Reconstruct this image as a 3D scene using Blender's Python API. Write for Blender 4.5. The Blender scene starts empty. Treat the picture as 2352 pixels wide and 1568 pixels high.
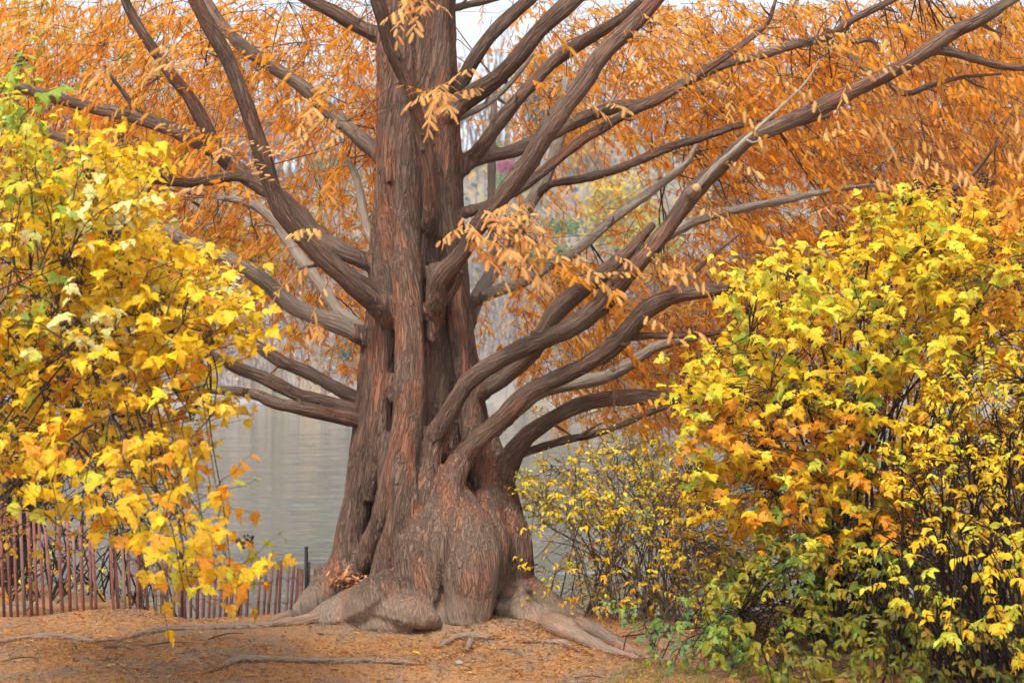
import bpy, math, random
import numpy as np
from mathutils import Matrix, Vector, noise as mnoise

random.seed(7)
rng = np.random.default_rng(11)
scene = bpy.context.scene
COL = scene.collection

# ------------------------------------------------------------------ camera, sky, sun, exposure
W, H, HOR, F = 2352.0, 1568.0, 873.0, 3920.0      # photo measured on a 2352 x 1568 grid, horizon row 873
CZ = 1.92
cam = bpy.data.cameras.new('camera')
cam.lens = 60.0; cam.sensor_width = 36.0
cam.shift_y = (HOR - H / 2) / W
cam.clip_start = 0.1; cam.clip_end = 3000
cam.dof.use_dof = True; cam.dof.focus_distance = 13.2; cam.dof.aperture_fstop = 3.2
camo = bpy.data.objects.new('camera', cam); COL.objects.link(camo)
camo.location = (0, 0, CZ); camo.rotation_euler = (math.radians(90), 0, 0)
scene.camera = camo

SUN_EL, SUN_AZ = math.radians(56), math.radians(205)      # high, behind the camera and to its left
world = bpy.data.worlds.new('World'); scene.world = world; world.use_nodes = True
wn, wl = world.node_tree.nodes, world.node_tree.links
wn.clear()
sky = wn.new('ShaderNodeTexSky'); sky.sky_type = 'NISHITA'; sky.sun_disc = False
sky.sun_elevation = SUN_EL; sky.sun_rotation = SUN_AZ
sky.air_density = 1.0; sky.dust_density = 3.0; sky.ozone_density = 1.0
hs = wn.new('ShaderNodeHueSaturation'); hs.inputs['Saturation'].default_value = 0.30
bg = wn.new('ShaderNodeBackground'); bg.inputs['Strength'].default_value = 0.12
wo = wn.new('ShaderNodeOutputWorld')
wl.new(sky.outputs[0], hs.inputs['Color']); wl.new(hs.outputs[0], bg.inputs[0]); wl.new(bg.outputs[0], wo.inputs[0])
sl = bpy.data.lights.new('sun', 'SUN'); sl.energy = 1.5; sl.angle = math.radians(14); sl.color = (1.0, 0.93, 0.82)
so = bpy.data.objects.new('sun', sl); COL.objects.link(so)
sd = Vector((math.sin(SUN_AZ) * math.cos(SUN_EL), math.cos(SUN_AZ) * math.cos(SUN_EL), math.sin(SUN_EL)))
so.rotation_euler = sd.to_track_quat('Z', 'Y').to_euler()
so.location = (0, 0, 30)
scene.view_settings.view_transform = 'Standard'; scene.view_settings.look = 'None'
scene.view_settings.exposure = 1.28; scene.view_settings.gamma = 1.0
scene.cycles.adaptive_threshold = .03; scene.cycles.max_bounces = 5; scene.cycles.diffuse_bounces = 3; scene.cycles.glossy_bounces = 3
scene.cycles.transmission_bounces = 4; scene.cycles.transparent_max_bounces = 6; scene.cycles.caustics_reflective = False

# ------------------------------------------------------------------ helpers
def P(fx, fy, Y): return np.array([(fx - W / 2) * Y / F, Y, CZ - (fy - HOR) * Y / F])
def G(fx, fy, h=0.0): return P(fx, fy, (CZ - h) * F / (fy - HOR))
def unit(v): v = np.asarray(v, float); return v / np.maximum(np.linalg.norm(v, axis=-1, keepdims=True), 1e-9)
def sstep(a, b, x):
    t = np.clip((np.asarray(x, float) - a) / (b - a), 0, 1); return t * t * (3 - 2 * t)

def raw_mesh(name, V, T=None, Q=None, tint=None, bk=None, pale=None, smooth=True, mats=()):
    me = bpy.data.meshes.new(name)
    V = np.asarray(V, np.float32).reshape(-1, 3)
    T = np.zeros((0, 3), np.int32) if T is None or len(T) == 0 else np.asarray(T, np.int32)
    Q = np.zeros((0, 4), np.int32) if Q is None or len(Q) == 0 else np.asarray(Q, np.int32)
    me.vertices.add(len(V)); me.vertices.foreach_set('co', V.ravel())
    me.loops.add(len(T) * 3 + len(Q) * 4)
    me.loops.foreach_set('vertex_index', np.concatenate([T.ravel(), Q.ravel()]))
    me.polygons.add(len(T) + len(Q))
    me.polygons.foreach_set('loop_start', np.concatenate([np.arange(len(T)) * 3, len(T) * 3 + np.arange(len(Q)) * 4]).astype(np.int32))
    me.update(calc_edges=True)
    if smooth: me.polygons.foreach_set('use_smooth', np.ones(len(T) + len(Q), bool))
    if tint is not None:
        a = me.attributes.new('tint', 'FLOAT_COLOR', 'POINT')
        c = np.ones((len(V), 4), np.float32); c[:, :3] = tint; a.data.foreach_set('color', c.ravel())
    if bk is not None:
        a = me.attributes.new('bk', 'FLOAT_VECTOR', 'POINT'); a.data.foreach_set('vector', np.asarray(bk, np.float32).ravel())
    if pale is not None:
        a = me.attributes.new('pale', 'FLOAT', 'POINT')
        a.data.foreach_set('value', np.broadcast_to(np.asarray(pale, np.float32), (len(V),)).copy())
    for m in mats: me.materials.append(m)
    return me

def tag(o, label=None, cat=None, group=None, kind=None):
    if label: o['label'] = label
    if cat: o['category'] = cat
    if group: o['group'] = group
    if kind: o['kind'] = kind
    return o
def empty(name, loc, label, cat, group=None):
    o = bpy.data.objects.new(name, None); COL.objects.link(o); o.location = tuple(float(c) for c in loc)
    o.empty_display_size = 0.2
    return tag(o, label, cat, group)
def obj(name, V, T=None, Q=None, mat=None, parent=None, **kw):
    V = np.array(V, float).reshape(-1, 3)
    if parent is not None:
        p = parent; off = np.zeros(3)
        while p is not None: off = off + np.array(p.location); p = p.parent
        V = V - off
    o = bpy.data.objects.new(name, raw_mesh(name, V, T, Q, mats=[mat] if mat else (), **kw))
    COL.objects.link(o); o.parent = parent
    return o

class MB:                                   # gathers vertices, triangles and quads of ONE mesh
    def __init__(s): s.V, s.T, s.Q, s.B, s.C, s.P, s.n = [], [], [], [], [], [], 0
    def add(s, V, T=None, Q=None, bk=None, tint=None, pale=0.0):
        V = np.asarray(V, float).reshape(-1, 3)
        s.V.append(V); s.B.append(V if bk is None else bk); s.C.append(np.broadcast_to(np.array((1, 1, 1.) if tint is None else tint, float), V.shape))
        s.P.append(np.broadcast_to(np.asarray(pale, float), (len(V),)))
        if T is not None and len(T): s.T.append(np.asarray(T) + s.n)
        if Q is not None and len(Q): s.Q.append(np.asarray(Q) + s.n)
        s.n += len(V)
    def box(s, c, h, tint=None, rz=0.0):
        k = np.array([[x, y, z] for x in (-1, 1) for y in (-1, 1) for z in (-1, 1)], float) * np.array(h)
        ca, sa = math.cos(rz), math.sin(rz)
        k = np.stack([k[:, 0] * ca - k[:, 1] * sa, k[:, 0] * sa + k[:, 1] * ca, k[:, 2]], 1) + np.array(c)
        s.add(k, Q=[[0, 1, 3, 2], [4, 6, 7, 5], [0, 4, 5, 1], [2, 3, 7, 6], [0, 2, 6, 4], [1, 5, 7, 3]], tint=tint)
    def build(s, name, mat, parent=None, smooth=True, tint=False, bark=False):
        V = np.concatenate(s.V); T = np.concatenate(s.T) if s.T else None; Q = np.concatenate(s.Q) if s.Q else None
        return obj(name, V, T, Q, mat, parent, smooth=smooth, tint=np.concatenate(s.C) if tint else None,
                   bk=np.concatenate(s.B) if bark else None, pale=np.concatenate(s.P) if bark else None)

def spline(pts, rad, step):
    pts = np.asarray(pts, float); rad = np.asarray(rad, float)
    p = np.vstack([2 * pts[0] - pts[1], pts, 2 * pts[-1] - pts[-2]]); q = np.concatenate([[rad[0]], rad, [rad[-1]]])
    outp, outr = [], []
    for i in range(1, len(p) - 2):
        n = max(2, int(np.linalg.norm(p[i + 1] - p[i]) / step))
        t = np.linspace(0, 1, n, endpoint=False)[:, None]
        a, b, c, d = p[i - 1], p[i], p[i + 1], p[i + 2]
        outp.append(0.5 * (2 * b + (c - a) * t + (2 * a - 5 * b + 4 * c - d) * t ** 2 + (3 * b - a - 3 * c + d) * t ** 3))
        tt = t[:, 0]; tt = tt * tt * (3 - 2 * tt); outr.append(q[i] * (1 - tt) + q[i + 1] * tt)
    outp.append(pts[-1:]); outr.append(rad[-1:])
    return np.vstack(outp), np.concatenate(outr)

def tube(pts, rad, k=12, step=None, lump=0.0, cap=True, seed=0, round_tip=True):
    """closed tapered tube along a smooth path -> V, T, Q, straightened bark coordinates"""
    rad = np.asarray(rad, float)
    C, R = spline(pts, rad, step or max(0.012, float(rad.mean()) * 1.2))
    n = len(C); Tn = unit(np.gradient(C, axis=0))
    N = np.zeros_like(C); a = np.array([0, 0, 1.0]) if abs(Tn[0, 2]) < 0.9 else np.array([0, 1.0, 0])
    v = unit(a - Tn[0] * np.dot(a, Tn[0])); N[0] = v
    for i in range(1, n):
        v = v - Tn[i] * np.dot(v, Tn[i]); v = v / (np.linalg.norm(v) + 1e-9); N[i] = v
    Bn = np.cross(Tn, N)
    s = np.concatenate([[0], np.cumsum(np.linalg.norm(np.diff(C, axis=0), axis=1))])
    ang = np.arange(k) * 2 * math.pi / k
    ph = np.random.default_rng(seed + 5).uniform(0, 6.28, 8)
    r = R[:, None] * np.ones((1, k))
    if lump:
        sr = s / max(R.mean(), 1e-3)
        r = r * (1 + lump * (0.5 * np.sin(2 * ang[None] + ph[0] + 0.5 * np.sin(sr * .35 + ph[1])[:, None] * 2)
                             + 0.45 * np.sin(3 * ang[None] + ph[2] + sr[:, None] * .22)
                             + 0.45 * np.sin(sr * 0.9 + ph[3])[:, None] + 0.35 * np.sin(5 * ang[None] + ph[4] - sr[:, None] * .13)
                             + 0.4 * np.sin(sr * 2.1 + ph[5])[:, None] * np.cos(ang[None] + ph[6])))
    V = C[:, None] + N[:, None] * (np.cos(ang)[None, :, None] * r[..., None]) + Bn[:, None] * (np.sin(ang)[None, :, None] * r[..., None])
    bk = np.stack([np.cos(ang)[None] * r, np.sin(ang)[None] * r, s[:, None] + 0 * r], -1) + np.array([ph[0], ph[1], ph[2]])
    V = V.reshape(-1, 3); bk = bk.reshape(-1, 3)
    i = np.arange(n - 1)[:, None] * k; j = np.arange(k)[None]; j2 = (j + 1) % k
    Q = np.stack([i + j, i + j2, i + k + j2, i + k + j], -1).reshape(-1, 4)
    T = np.zeros((0, 3), int)
    if cap:
        e0 = C[0] - Tn[0] * R[0] * (0.5 if round_tip else 0.0); e1 = C[-1] + Tn[-1] * R[-1] * (0.6 if round_tip else 0.0)
        V = np.vstack([V, e0, e1]); bk = np.vstack([bk, bk[0], bk[-1]]); m = n * k
        jj = np.arange(k); j2 = (jj + 1) % k
        T = np.vstack([np.stack([np.full(k, m), j2, jj], 1), np.stack([np.full(k, m + 1), (n - 1) * k + jj, (n - 1) * k + j2], 1)])
    return V, T, Q, bk

# ------------------------------------------------------------------ materials
def mat_new(name):
    m = bpy.data.materials.new(name); m.use_nodes = True; m.node_tree.nodes.clear()
    return m, m.node_tree.nodes, m.node_tree.links
def nd(N, t, **kw):
    n = N.new(t)
    for k, v in kw.items():
        if k in n.inputs: n.inputs[k].default_value = v
        else: setattr(n, k, v)
    return n
def mix(N, L, a, b, f, blend='MIX'):
    m = N.new('ShaderNodeMix'); m.data_type = 'RGBA'; m.blend_type = blend
    for s, v in ((m.inputs[0], f), (m.inputs[6], a), (m.inputs[7], b)):
        if hasattr(v, 'links') or isinstance(v, bpy.types.NodeSocket): L.new(v, s)
        else: s.default_value = v if isinstance(v, (int, float)) else (*v, 1)
    return m.outputs[2]
def ramp(N, L, src, stops):
    r = N.new('ShaderNodeValToRGB'); e = r.color_ramp.elements
    while len(e) < len(stops): e.new(0.5)
    for el, (p, c) in zip(e, stops):
        el.position = p; el.color = (*c, 1) if not isinstance(c, (int, float)) else (c, c, c, 1)
    L.new(src, r.inputs[0]); return r.outputs[0]
def noise(N, L, vec, scale, detail=4, rough=.55, dist=0.0, mapping=None):
    if mapping:
        mp = N.new('ShaderNodeMapping'); mp.inputs['Scale'].default_value = mapping; L.new(vec, mp.inputs[0]); vec = mp.outputs[0]
    n = nd(N, 'ShaderNodeTexNoise', Scale=scale, Detail=detail, Roughness=rough, Distortion=dist); L.new(vec, n.inputs['Vector'])
    return n.outputs['Fac']
def finish(N, L, col, rough=.8, bump=None, strength=.5, dist=.01, spec=.25):
    b = nd(N, 'ShaderNodeBsdfPrincipled'); o = N.new('ShaderNodeOutputMaterial')
    if isinstance(col, bpy.types.NodeSocket): L.new(col, b.inputs['Base Color'])
    else: b.inputs['Base Color'].default_value = (*col, 1)
    if isinstance(rough, bpy.types.NodeSocket): L.new(rough, b.inputs['Roughness'])
    else: b.inputs['Roughness'].default_value = rough
    b.inputs['Specular IOR Level'].default_value = spec
    if bump is not None:
        bp = nd(N, 'ShaderNodeBump', Strength=strength, Distance=dist); L.new(bump, bp.inputs['Height']); L.new(bp.outputs[0], b.inputs['Normal'])
    L.new(b.outputs[0], o.inputs[0]); return b

def bark_material(name, dark, mid, light, red, palecol, redness=.75):
    m, N, L = mat_new(name)
    a = nd(N, 'ShaderNodeAttribute', attribute_name='bk').outputs['Vector']
    pl = nd(N, 'ShaderNodeAttribute', attribute_name='pale').outputs['Fac']
    fine = noise(N, L, a, 60, 4, .65, .3, (1, 1, .09))
    strip = noise(N, L, a, 21, 5, .62, .9, (1, 1, .11))
    patch = noise(N, L, a, 5.0, 5, .62, .6, (1, 1, .25))
    tone = noise(N, L, a, 1.3, 4, .6, .4, (1, 1, .6))
    flake = noise(N, L, a, 30, 3, .55, .4, (1, 1, .28))
    crack = nd(N, 'ShaderNodeTexVoronoi', Scale=24.0); crack.feature = 'DISTANCE_TO_EDGE'
    mp = N.new('ShaderNodeMapping'); mp.inputs['Scale'].default_value = (1, 1, .06); wv = N.new('ShaderNodeVectorMath'); wv.operation = 'ADD'
    nz = nd(N, 'ShaderNodeTexNoise', Scale=5.0, Detail=3.0); L.new(a, nz.inputs['Vector']); sc = N.new('ShaderNodeVectorMath'); sc.operation = 'SCALE'; sc.inputs['Scale'].default_value = .09
    L.new(nz.outputs['Color'], sc.inputs[0]); L.new(a, wv.inputs[0]); L.new(sc.outputs[0], wv.inputs[1]); L.new(wv.outputs[0], mp.inputs[0]); L.new(mp.outputs[0], crack.inputs['Vector'])
    ck = ramp(N, L, crack.outputs['Distance'], [(0.0, 0.0), (.10, .75), (.35, 1.0)])
    s = N.new('ShaderNodeMath'); s.operation = 'ADD'
    h = N.new('ShaderNodeMath'); h.operation = 'MULTIPLY'; h.inputs[1].default_value = .5
    L.new(fine, s.inputs[0]); L.new(strip, s.inputs[1]); L.new(s.outputs[0], h.inputs[0]); ht = h.outputs[0]
    c = ramp(N, L, ht, [(.34, tuple(x * 1.3 for x in dark)), (.45, mid), (.56, mid), (.68, light)])
    rm = ramp(N, L, patch, [(.48, 0.0), (.62, redness)])
    rc = mix(N, L, c, mix(N, L, c, red, .68), rm)
    rc = mix(N, L, rc, tuple(x * .72 for x in mid), ramp(N, L, tone, [(.35, .55), (.52, 0.0)]))
    rc = mix(N, L, rc, palecol, ramp(N, L, flake, [(.62, 0.0), (.74, .45)]))
    pc = mix(N, L, rc, palecol, .72)
    fin = mix(N, L, rc, pc, pl)
    cm_ = N.new('ShaderNodeMath'); cm_.operation = 'MULTIPLY_ADD'; cm_.inputs[1].default_value = .9; L.new(pl, cm_.inputs[0]); L.new(ramp(N, L, tone, [(.42, .25), (.58, .95)]), cm_.inputs[2])
    mxm = N.new('ShaderNodeMath'); mxm.operation = 'MAXIMUM'; L.new(ck, mxm.inputs[0]); L.new(cm_.outputs[0], mxm.inputs[1]); ck = mxm.outputs[0]
    fur = None
    for sc_, st_, wd_ in ((17, .07, .05), (34, .09, .06)):
        q = noise(N, L, a, sc_, 3, .55, .5, (1, 1, st_)); d0 = N.new('ShaderNodeMath'); d0.operation = 'SUBTRACT'; d0.inputs[1].default_value = .5; L.new(q, d0.inputs[0])
        d1 = N.new('ShaderNodeMath'); d1.operation = 'ABSOLUTE'; L.new(d0.outputs[0], d1.inputs[0]); r1 = ramp(N, L, d1.outputs[0], [(0.0, .0), (wd_ * .5, .55), (wd_, 1.0)])
        if fur is None: fur = r1
        else:
            m2 = N.new('ShaderNodeMath'); m2.operation = 'MULTIPLY'; L.new(fur, m2.inputs[0]); L.new(r1, m2.inputs[1]); fur = m2.outputs[0]
    pk = N.new('ShaderNodeMath'); pk.operation = 'MULTIPLY'; pk.inputs[1].default_value = .75; L.new(pl, pk.inputs[0])
    fmx = N.new('ShaderNodeMath'); fmx.operation = 'MAXIMUM'; L.new(fur, fmx.inputs[0]); L.new(pk.outputs[0], fmx.inputs[1]); fur = fmx.outputs[0]
    fin = mix(N, L, dark, fin, ramp(N, L, fur, [(0.0, .62), (1.0, 1.0)]))  # furrow shade put into the colour as dark lines, besides the bump
    sm_ = N.new('ShaderNodeMath'); sm_.operation = 'MULTIPLY_ADD'; sm_.inputs[1].default_value = .35; L.new(fur, sm_.inputs[0]); L.new(ht, sm_.inputs[2]); ht = sm_.outputs[0]
    fin = mix(N, L, dark, fin, ramp(N, L, ck, [(0.0, .5), (.8, 1.0)]))
    hs_ = N.new('ShaderNodeMath'); hs_.operation = 'MULTIPLY_ADD'; hs_.inputs[1].default_value = .22; L.new(ck, hs_.inputs[0]); L.new(ht, hs_.inputs[2])
    finish(N, L, fin, .9, hs_.outputs[0], 1.0, .045, .1)
    return m
M_BARK = bark_material('redwood_bark', (.055, .037, .029), (.215, .135, .100), (.42, .30, .225), (.50, .16, .075), (.42, .335, .255), .75)
M_PALELIMB = bark_material('weathered_limb_bark', (.10, .075, .06), (.27, .205, .16), (.44, .36, .29), (.36, .18, .11), (.52, .44, .36), .4)
M_TANTWIG = bark_material('tan_shrub_bark', (.14, .10, .065), (.32, .23, .15), (.42, .32, .22), (.38, .22, .10), (.46, .37, .27), .3)
M_LIMB = bark_material('backlit_limb_bark', (.055, .036, .028), (.180, .114, .084), (.34, .235, .175), (.40, .13, .065), (.34, .27, .21), .5)  # darker than the trunk bark: backlit shade put into the limb colour
M_DARKTWIG = bark_material('dark_shrub_bark', (.012, .008, .007), (.05, .032, .024), (.10, .07, .05), (.09, .045, .03), (.16, .13, .11), .3)
M_TWIG = bark_material('shrub_bark', (.04, .028, .022), (.13, .09, .07), (.2, .15, .12), (.18, .10, .07), (.32, .27, .23), .3)

def leaf_material(name, trans=.38, rough=.55, spec=.25, vary=.12):
    m, N, L = mat_new(name)
    t = nd(N, 'ShaderNodeAttribute', attribute_name='tint').outputs['Color']
    geo = N.new('ShaderNodeNewGeometry')
    col = t
    if vary > .05:
        n1 = noise(N, L, geo.outputs['Position'], 55, 2); col = mix(N, L, t, (.30, .11, .015), ramp(N, L, n1, [(.55, 0.0), (.75, vary * 5)]))
    b = nd(N, 'ShaderNodeBsdfPrincipled', Roughness=rough); L.new(col, b.inputs['Base Color']); b.inputs['Specular IOR Level'].default_value = spec
    tr = N.new('ShaderNodeBsdfTranslucent'); L.new(col, tr.inputs[0])
    mx = N.new('ShaderNodeMixShader'); mx.inputs[0].default_value = trans
    L.new(b.outputs[0], mx.inputs[1]); L.new(tr.outputs[0], mx.inputs[2])
    o = N.new('ShaderNodeOutputMaterial'); L.new(mx.outputs[0], o.inputs[0]); return m
M_LEAF = leaf_material('shrub_leaf', .36, .5, .3)
M_FROND = leaf_material('redwood_frond', .55, .7, .1, .03)
M_FAR = leaf_material('far_foliage', .25, .8, .05, .0)
def flat_material(name, c1, c2, scale=8, rough=.8, bump=.3, stretch=(1, 1, 1), spec=.25):
    m, N, L = mat_new(name); tc = N.new('ShaderNodeTexCoord')
    n = noise(N, L, tc.outputs['Object'], scale, 5, .6, .2, stretch)
    finish(N, L, ramp(N, L, n, [(.3, c1), (.7, c2)]), rough, n, bump, .01, spec); return m
M_SEED = flat_material('dry_seed', (.03, .018, .012), (.08, .045, .03), 30)
M_SLAT = flat_material('red_stained_lath', (.13, .045, .035), (.31, .13, .10), 14, .8, .4, (1, 1, .12))
M_SLAT2 = flat_material('faded_lath', (.16, .09, .075), (.33, .20, .165), 14, .85, .4, (1, 1, .12))
M_WIRE = flat_material('dull_wire', (.06, .05, .05), (.15, .12, .11), 20, .5, .1)
M_POST = flat_material('black_steel', (.012, .012, .014), (.03, .03, .032), 20, .5, .1)
M_WOODCUT = flat_material('sawn_wood', (.34, .22, .12), (.5, .34, .2), 25)
M_STONE = flat_material('grey_stone', (.22, .2, .18), (.36, .33, .3), 12)

# ------------------------------------------------------------------ ground, water
WZ = -0.57
def shore(x): return 15.5 + 2.6 * sstep(-2.4, -4.6, x) + 0.9 * sstep(1.2, 3.2, x) + .15 * np.sin(x * 1.7)
def gnoise(x, y):
    return (.022 * np.sin(x * 2.1 + .7 * np.sin(y * 1.3)) * np.cos(y * 1.9 + .4) + .012 * np.sin(x * 5.3 + y * 3.1) + .008 * np.sin(x * 9.7 - y * 8.3) * np.cos(y * 6.1))
def ground_z(x, y):
    x = np.asarray(x, float); y = np.asarray(y, float); s = shore(x)
    z = gnoise(x, y) * (1 - sstep(20, 40, y))
    z = z + .03 * np.exp(-((x + .55) ** 2 / 1.5 + (y - 13.6) ** 2 / 1.2)) + .11 * np.exp(-((x + .32) / .62) ** 2 - ((y - 13.1) / .42) ** 2) - .055 * sstep(-1.6, -3.2, x) * sstep(12.2, 13.8, y)
    z = z - .57 * sstep(s - 1.7, s, y) - 1.2 * sstep(s, s + 5, y)
    far = sstep(160, 172, y) * 1.25 + np.maximum(y - 170, 0) * .47 - np.maximum(y - 245, 0) * .37 + np.maximum(y - 420, 0) * -.06
    und = (1.6 * np.sin(x * .07 + y * .05) + .8 * np.sin(x * .19 + 1.3) * np.cos(y * .12)) * sstep(172, 200, y)
    return z + far + und
def axis(a): return np.unique(np.concatenate(a))
gx = axis([np.linspace(-6, 6, 200), np.linspace(-40, -6, 40), np.linspace(6, 40, 40), np.linspace(-900, -40, 60), np.linspace(40, 900, 60)])
gy = axis([np.linspace(-60, 8, 24), np.linspace(8, 19, 190), np.linspace(19, 160, 40), np.linspace(160, 300, 90), np.linspace(300, 1600, 40)])
XX, YY = np.meshgrid(gx, gy); ZZ = ground_z(XX, YY)
nx, ny = len(gx), len(gy)
i = np.arange(ny - 1)[:, None] * nx; j = np.arange(nx - 1)[None]
GQ = np.stack([i + j, i + j + 1, i + nx + j + 1, i + nx + j], -1).reshape(-1, 4)
m, N, L = mat_new('needle_covered_soil'); geo = N.new('ShaderNodeNewGeometry'); pos = geo.outputs['Position']
big = noise(N, L, pos, 1.1, 5, .62, .4); mid_ = noise(N, L, pos, 6, 6, .65); fin_ = noise(N, L, pos, 70, 4, .7, 0, (1, .5, 1))
soil = ramp(N, L, fin_, [(.3, (.14, .105, .078)), (.7, (.27, .205, .155))])
needle = ramp(N, L, fin_, [(.28, (.18, .07, .025)), (.5, (.38, .175, .055)), (.72, (.52, .29, .115))])
ms = N.new('ShaderNodeMath'); ms.operation = 'ADD'; L.new(big, ms.inputs[0]); L.new(mid_, ms.inputs[1])
hm = N.new('ShaderNodeMath'); hm.operation = 'MULTIPLY'; hm.inputs[1].default_value = .5; L.new(ms.outputs[0], hm.inputs[0])
near = mix(N, L, soil, needle, ramp(N, L, hm.outputs[0], [(.43, .10), (.55, .80)]))
farn = noise(N, L, pos, .16, 6, .65); farf = noise(N, L, pos, 1.3, 4, .6)
farc = ramp(N, L, farn, [(.32, (.12, .15, .07)), (.44, (.26, .21, .13)), (.54, (.28, .24, .21)), (.62, (.38, .26, .11)), (.72, (.17, .18, .09))])
farc = mix(N, L, farc, (.22, .18, .19), ramp(N, L, farf, [(.4, 0.0), (.65, .6)]))
sp = N.new('ShaderNodeSeparateXYZ'); L.new(pos, sp.inputs[0])
mr = nd(N, 'ShaderNodeMapRange'); mr.inputs[1].default_value = 40; mr.inputs[2].default_value = 120; L.new(sp.outputs['Y'], mr.inputs[0])
finish(N, L, mix(N, L, near, farc, mr.outputs[0]), .95, fin_, .6, .012, .1)
ground = obj('ground', np.stack([XX.ravel(), YY.ravel(), ZZ.ravel()], 1), None, GQ, m); tag(ground, kind='structure')

m, N, L = mat_new('pond_water'); geo = N.new('ShaderNodeNewGeometry'); pos = geo.outputs['Position']
b = finish(N, L, (.085, .10, .08), .06, None, spec=.5); b.inputs['IOR'].default_value = 1.33
acc = None
for sc_, mp_, k_ in ((1.0, (.9, 3.2, 1), (.07, .22, 0)), (1.0, (.22, .8, 1), (.04, .16, 0)), (1.0, (3.5, 9.0, 1), (.05, .12, 0))):
    mp = N.new('ShaderNodeMapping'); mp.inputs['Scale'].default_value = mp_; L.new(pos, mp.inputs[0])
    nz = nd(N, 'ShaderNodeTexNoise', Scale=sc_, Detail=2.0, Roughness=.5); L.new(mp.outputs[0], nz.inputs['Vector'])
    sb = N.new('ShaderNodeVectorMath'); sb.operation = 'SUBTRACT'; sb.inputs[1].default_value = (.5, .5, .5); L.new(nz.outputs['Color'], sb.inputs[0])
    ml = N.new('ShaderNodeVectorMath'); ml.operation = 'MULTIPLY'; ml.inputs[1].default_value = k_; L.new(sb.outputs[0], ml.inputs[0])
    if acc is None: acc = ml.outputs[0]
    else:
        a2 = N.new('ShaderNodeVectorMath'); L.new(acc, a2.inputs[0]); L.new(ml.outputs[0], a2.inputs[1]); acc = a2.outputs[0]
a2 = N.new('ShaderNodeVectorMath'); a2.inputs[1].default_value = (0, 0, 1); L.new(acc, a2.inputs[0])
nm_ = N.new('ShaderNodeVectorMath'); nm_.operation = 'NORMALIZE'; L.new(a2.outputs[0], nm_.inputs[0]); L.new(nm_.outputs[0], b.inputs['Normal'])
wx = np.linspace(-500, 500, 21); wy = np.linspace(13.2, 260, 21); a_, b_ = np.meshgrid(wx, wy)
i = np.arange(20)[:, None] * 21; j = np.arange(20)[None]
water = obj('pond_water', np.stack([a_.ravel(), b_.ravel(), np.full(a_.size, WZ)], 1), None, np.stack([i + j, i + j + 1, i + 22 + j, i + 21 + j], -1).reshape(-1, 4), m)
tag(water, kind='structure')

# ------------------------------------------------------------------ the big redwood: trunk, burl, roots
YC = 13.75
tree = empty('redwood_tree', (P(985, 1440, YC)[0], YC, 0.0), 'massive fluted dawn redwood with bulging burl base and rusty orange foliage at the pond edge', 'tree')
CORE = np.array([[-420, 966, 66], [-200, 960, 76], [0, 956, 84], [200, 957, 86], [300, 962, 90], [500, 960, 99], [600, 959, 104], [700, 960, 115], [800, 960, 125], [900, 963, 135],
                 [1000, 967, 153], [1100, 977, 176], [1200, 993, 200], [1300, 1000, 212], [1420, 995, 214], [1500, 990, 214]], float)
def core(fy): return np.interp(fy, CORE[:, 0], CORE[:, 1]), np.interp(fy, CORE[:, 0], CORE[:, 2])
PX = YC / F
def front(fx, fy, r, out=.45):               # depth that seats a ridge of radius r on the trunk's camera side
    cx, R = core(fy); R = R * float(np.interp(fy, [300, 700], [.88, .83])); dx = min(abs(fx - cx), R * .97)
    return YC - (math.sqrt(R * R - dx * dx) - (1 - 2 * out) * r) * PX
tk = MB()
def ridge(pts, out=.45, fwd=0.0, lump=.06, k=14):
    pts = [p if len(p) == 4 else (*p, fwd) for p in pts]
    C = [P(x, y, front(x, y, r, out) - f) for x, y, r, f in pts]
    V, T, Q, _ = tube(C, [r * PX for _, _, r, _ in pts], k, .05, lump, seed=int(pts[0][0] + pts[0][1]) % 997)
    tk.add(V, T, Q)
V, T, Q, _ = tube([P(c[1], c[0], YC) for c in CORE], [c[2] * float(np.interp(c[0], [200, 600, 900, 1150], [.85, .72, .60, .58])) * PX for c in CORE], 28, .08, .03); tk.add(V, T, Q)
ridge([(884, 420, 18), (880, 600, 22), (872, 760, 26), (862, 900, 28), (850, 1000, 30), (832, 1100, 32), (810, 1200, 34), (795, 1280, 36), (772, 1330, 40)], .62)
ridge([(902, 480, 18), (896, 620, 22), (888, 740, 25), (880, 830, 25), (874, 920, 26), (868, 1000, 28), (858, 1080, 22), (846, 1150, 16)], .58)
ridge([(925, -200, 24), (925, -40, 26), (928, 200, 27), (935, 400, 28), (935, 524, 31), (936, 650, 34), (940, 780, 36), (940, 900, 37), (935, 1000, 38), (922, 1080, 38), (928, 1150, 36), (914, 1220, 36), (893, 1290, 36), (882, 1350, 36), (868, 1395, 40)], .82)
ridge([(988, 985, 18), (986, 1050, 22), (982, 1120, 23), (976, 1185, 22)], .66)
ridge([(1006, 610, 24), (1006, 660, 27), (1003, 705, 25), (997, 750, 18), (991, 785, 10)], .75)
ridge([(1000, -200, 22), (1006, -40, 25), (1010, 200, 25), (1022, 350, 23), (1032, 500, 21), (1040, 640, 22), (1054, 780, 24), (1072, 900, 27), (1088, 1000, 31), (1108, 1080, 35), (1130, 1150, 36), (1150, 1210, 36)], .7)
ridge([(1074, 1030, 28), (1046, 1080, 31), (1032, 1140, 34), (1044, 1200, 42)], .75, .05)
ridge([(1010, 985, 25), (1000, 1030, 20), (992, 1085, 15)], .7)
ridge([(890, -200, 18), (892, -40, 19), (894, 300, 20), (892, 420, 18)], .35)
ridge([(962, 60, 14), (968, 200, 18), (974, 350, 20), (978, 480, 18), (968, 560, 15), (962, 640, 12)], .35)
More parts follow.
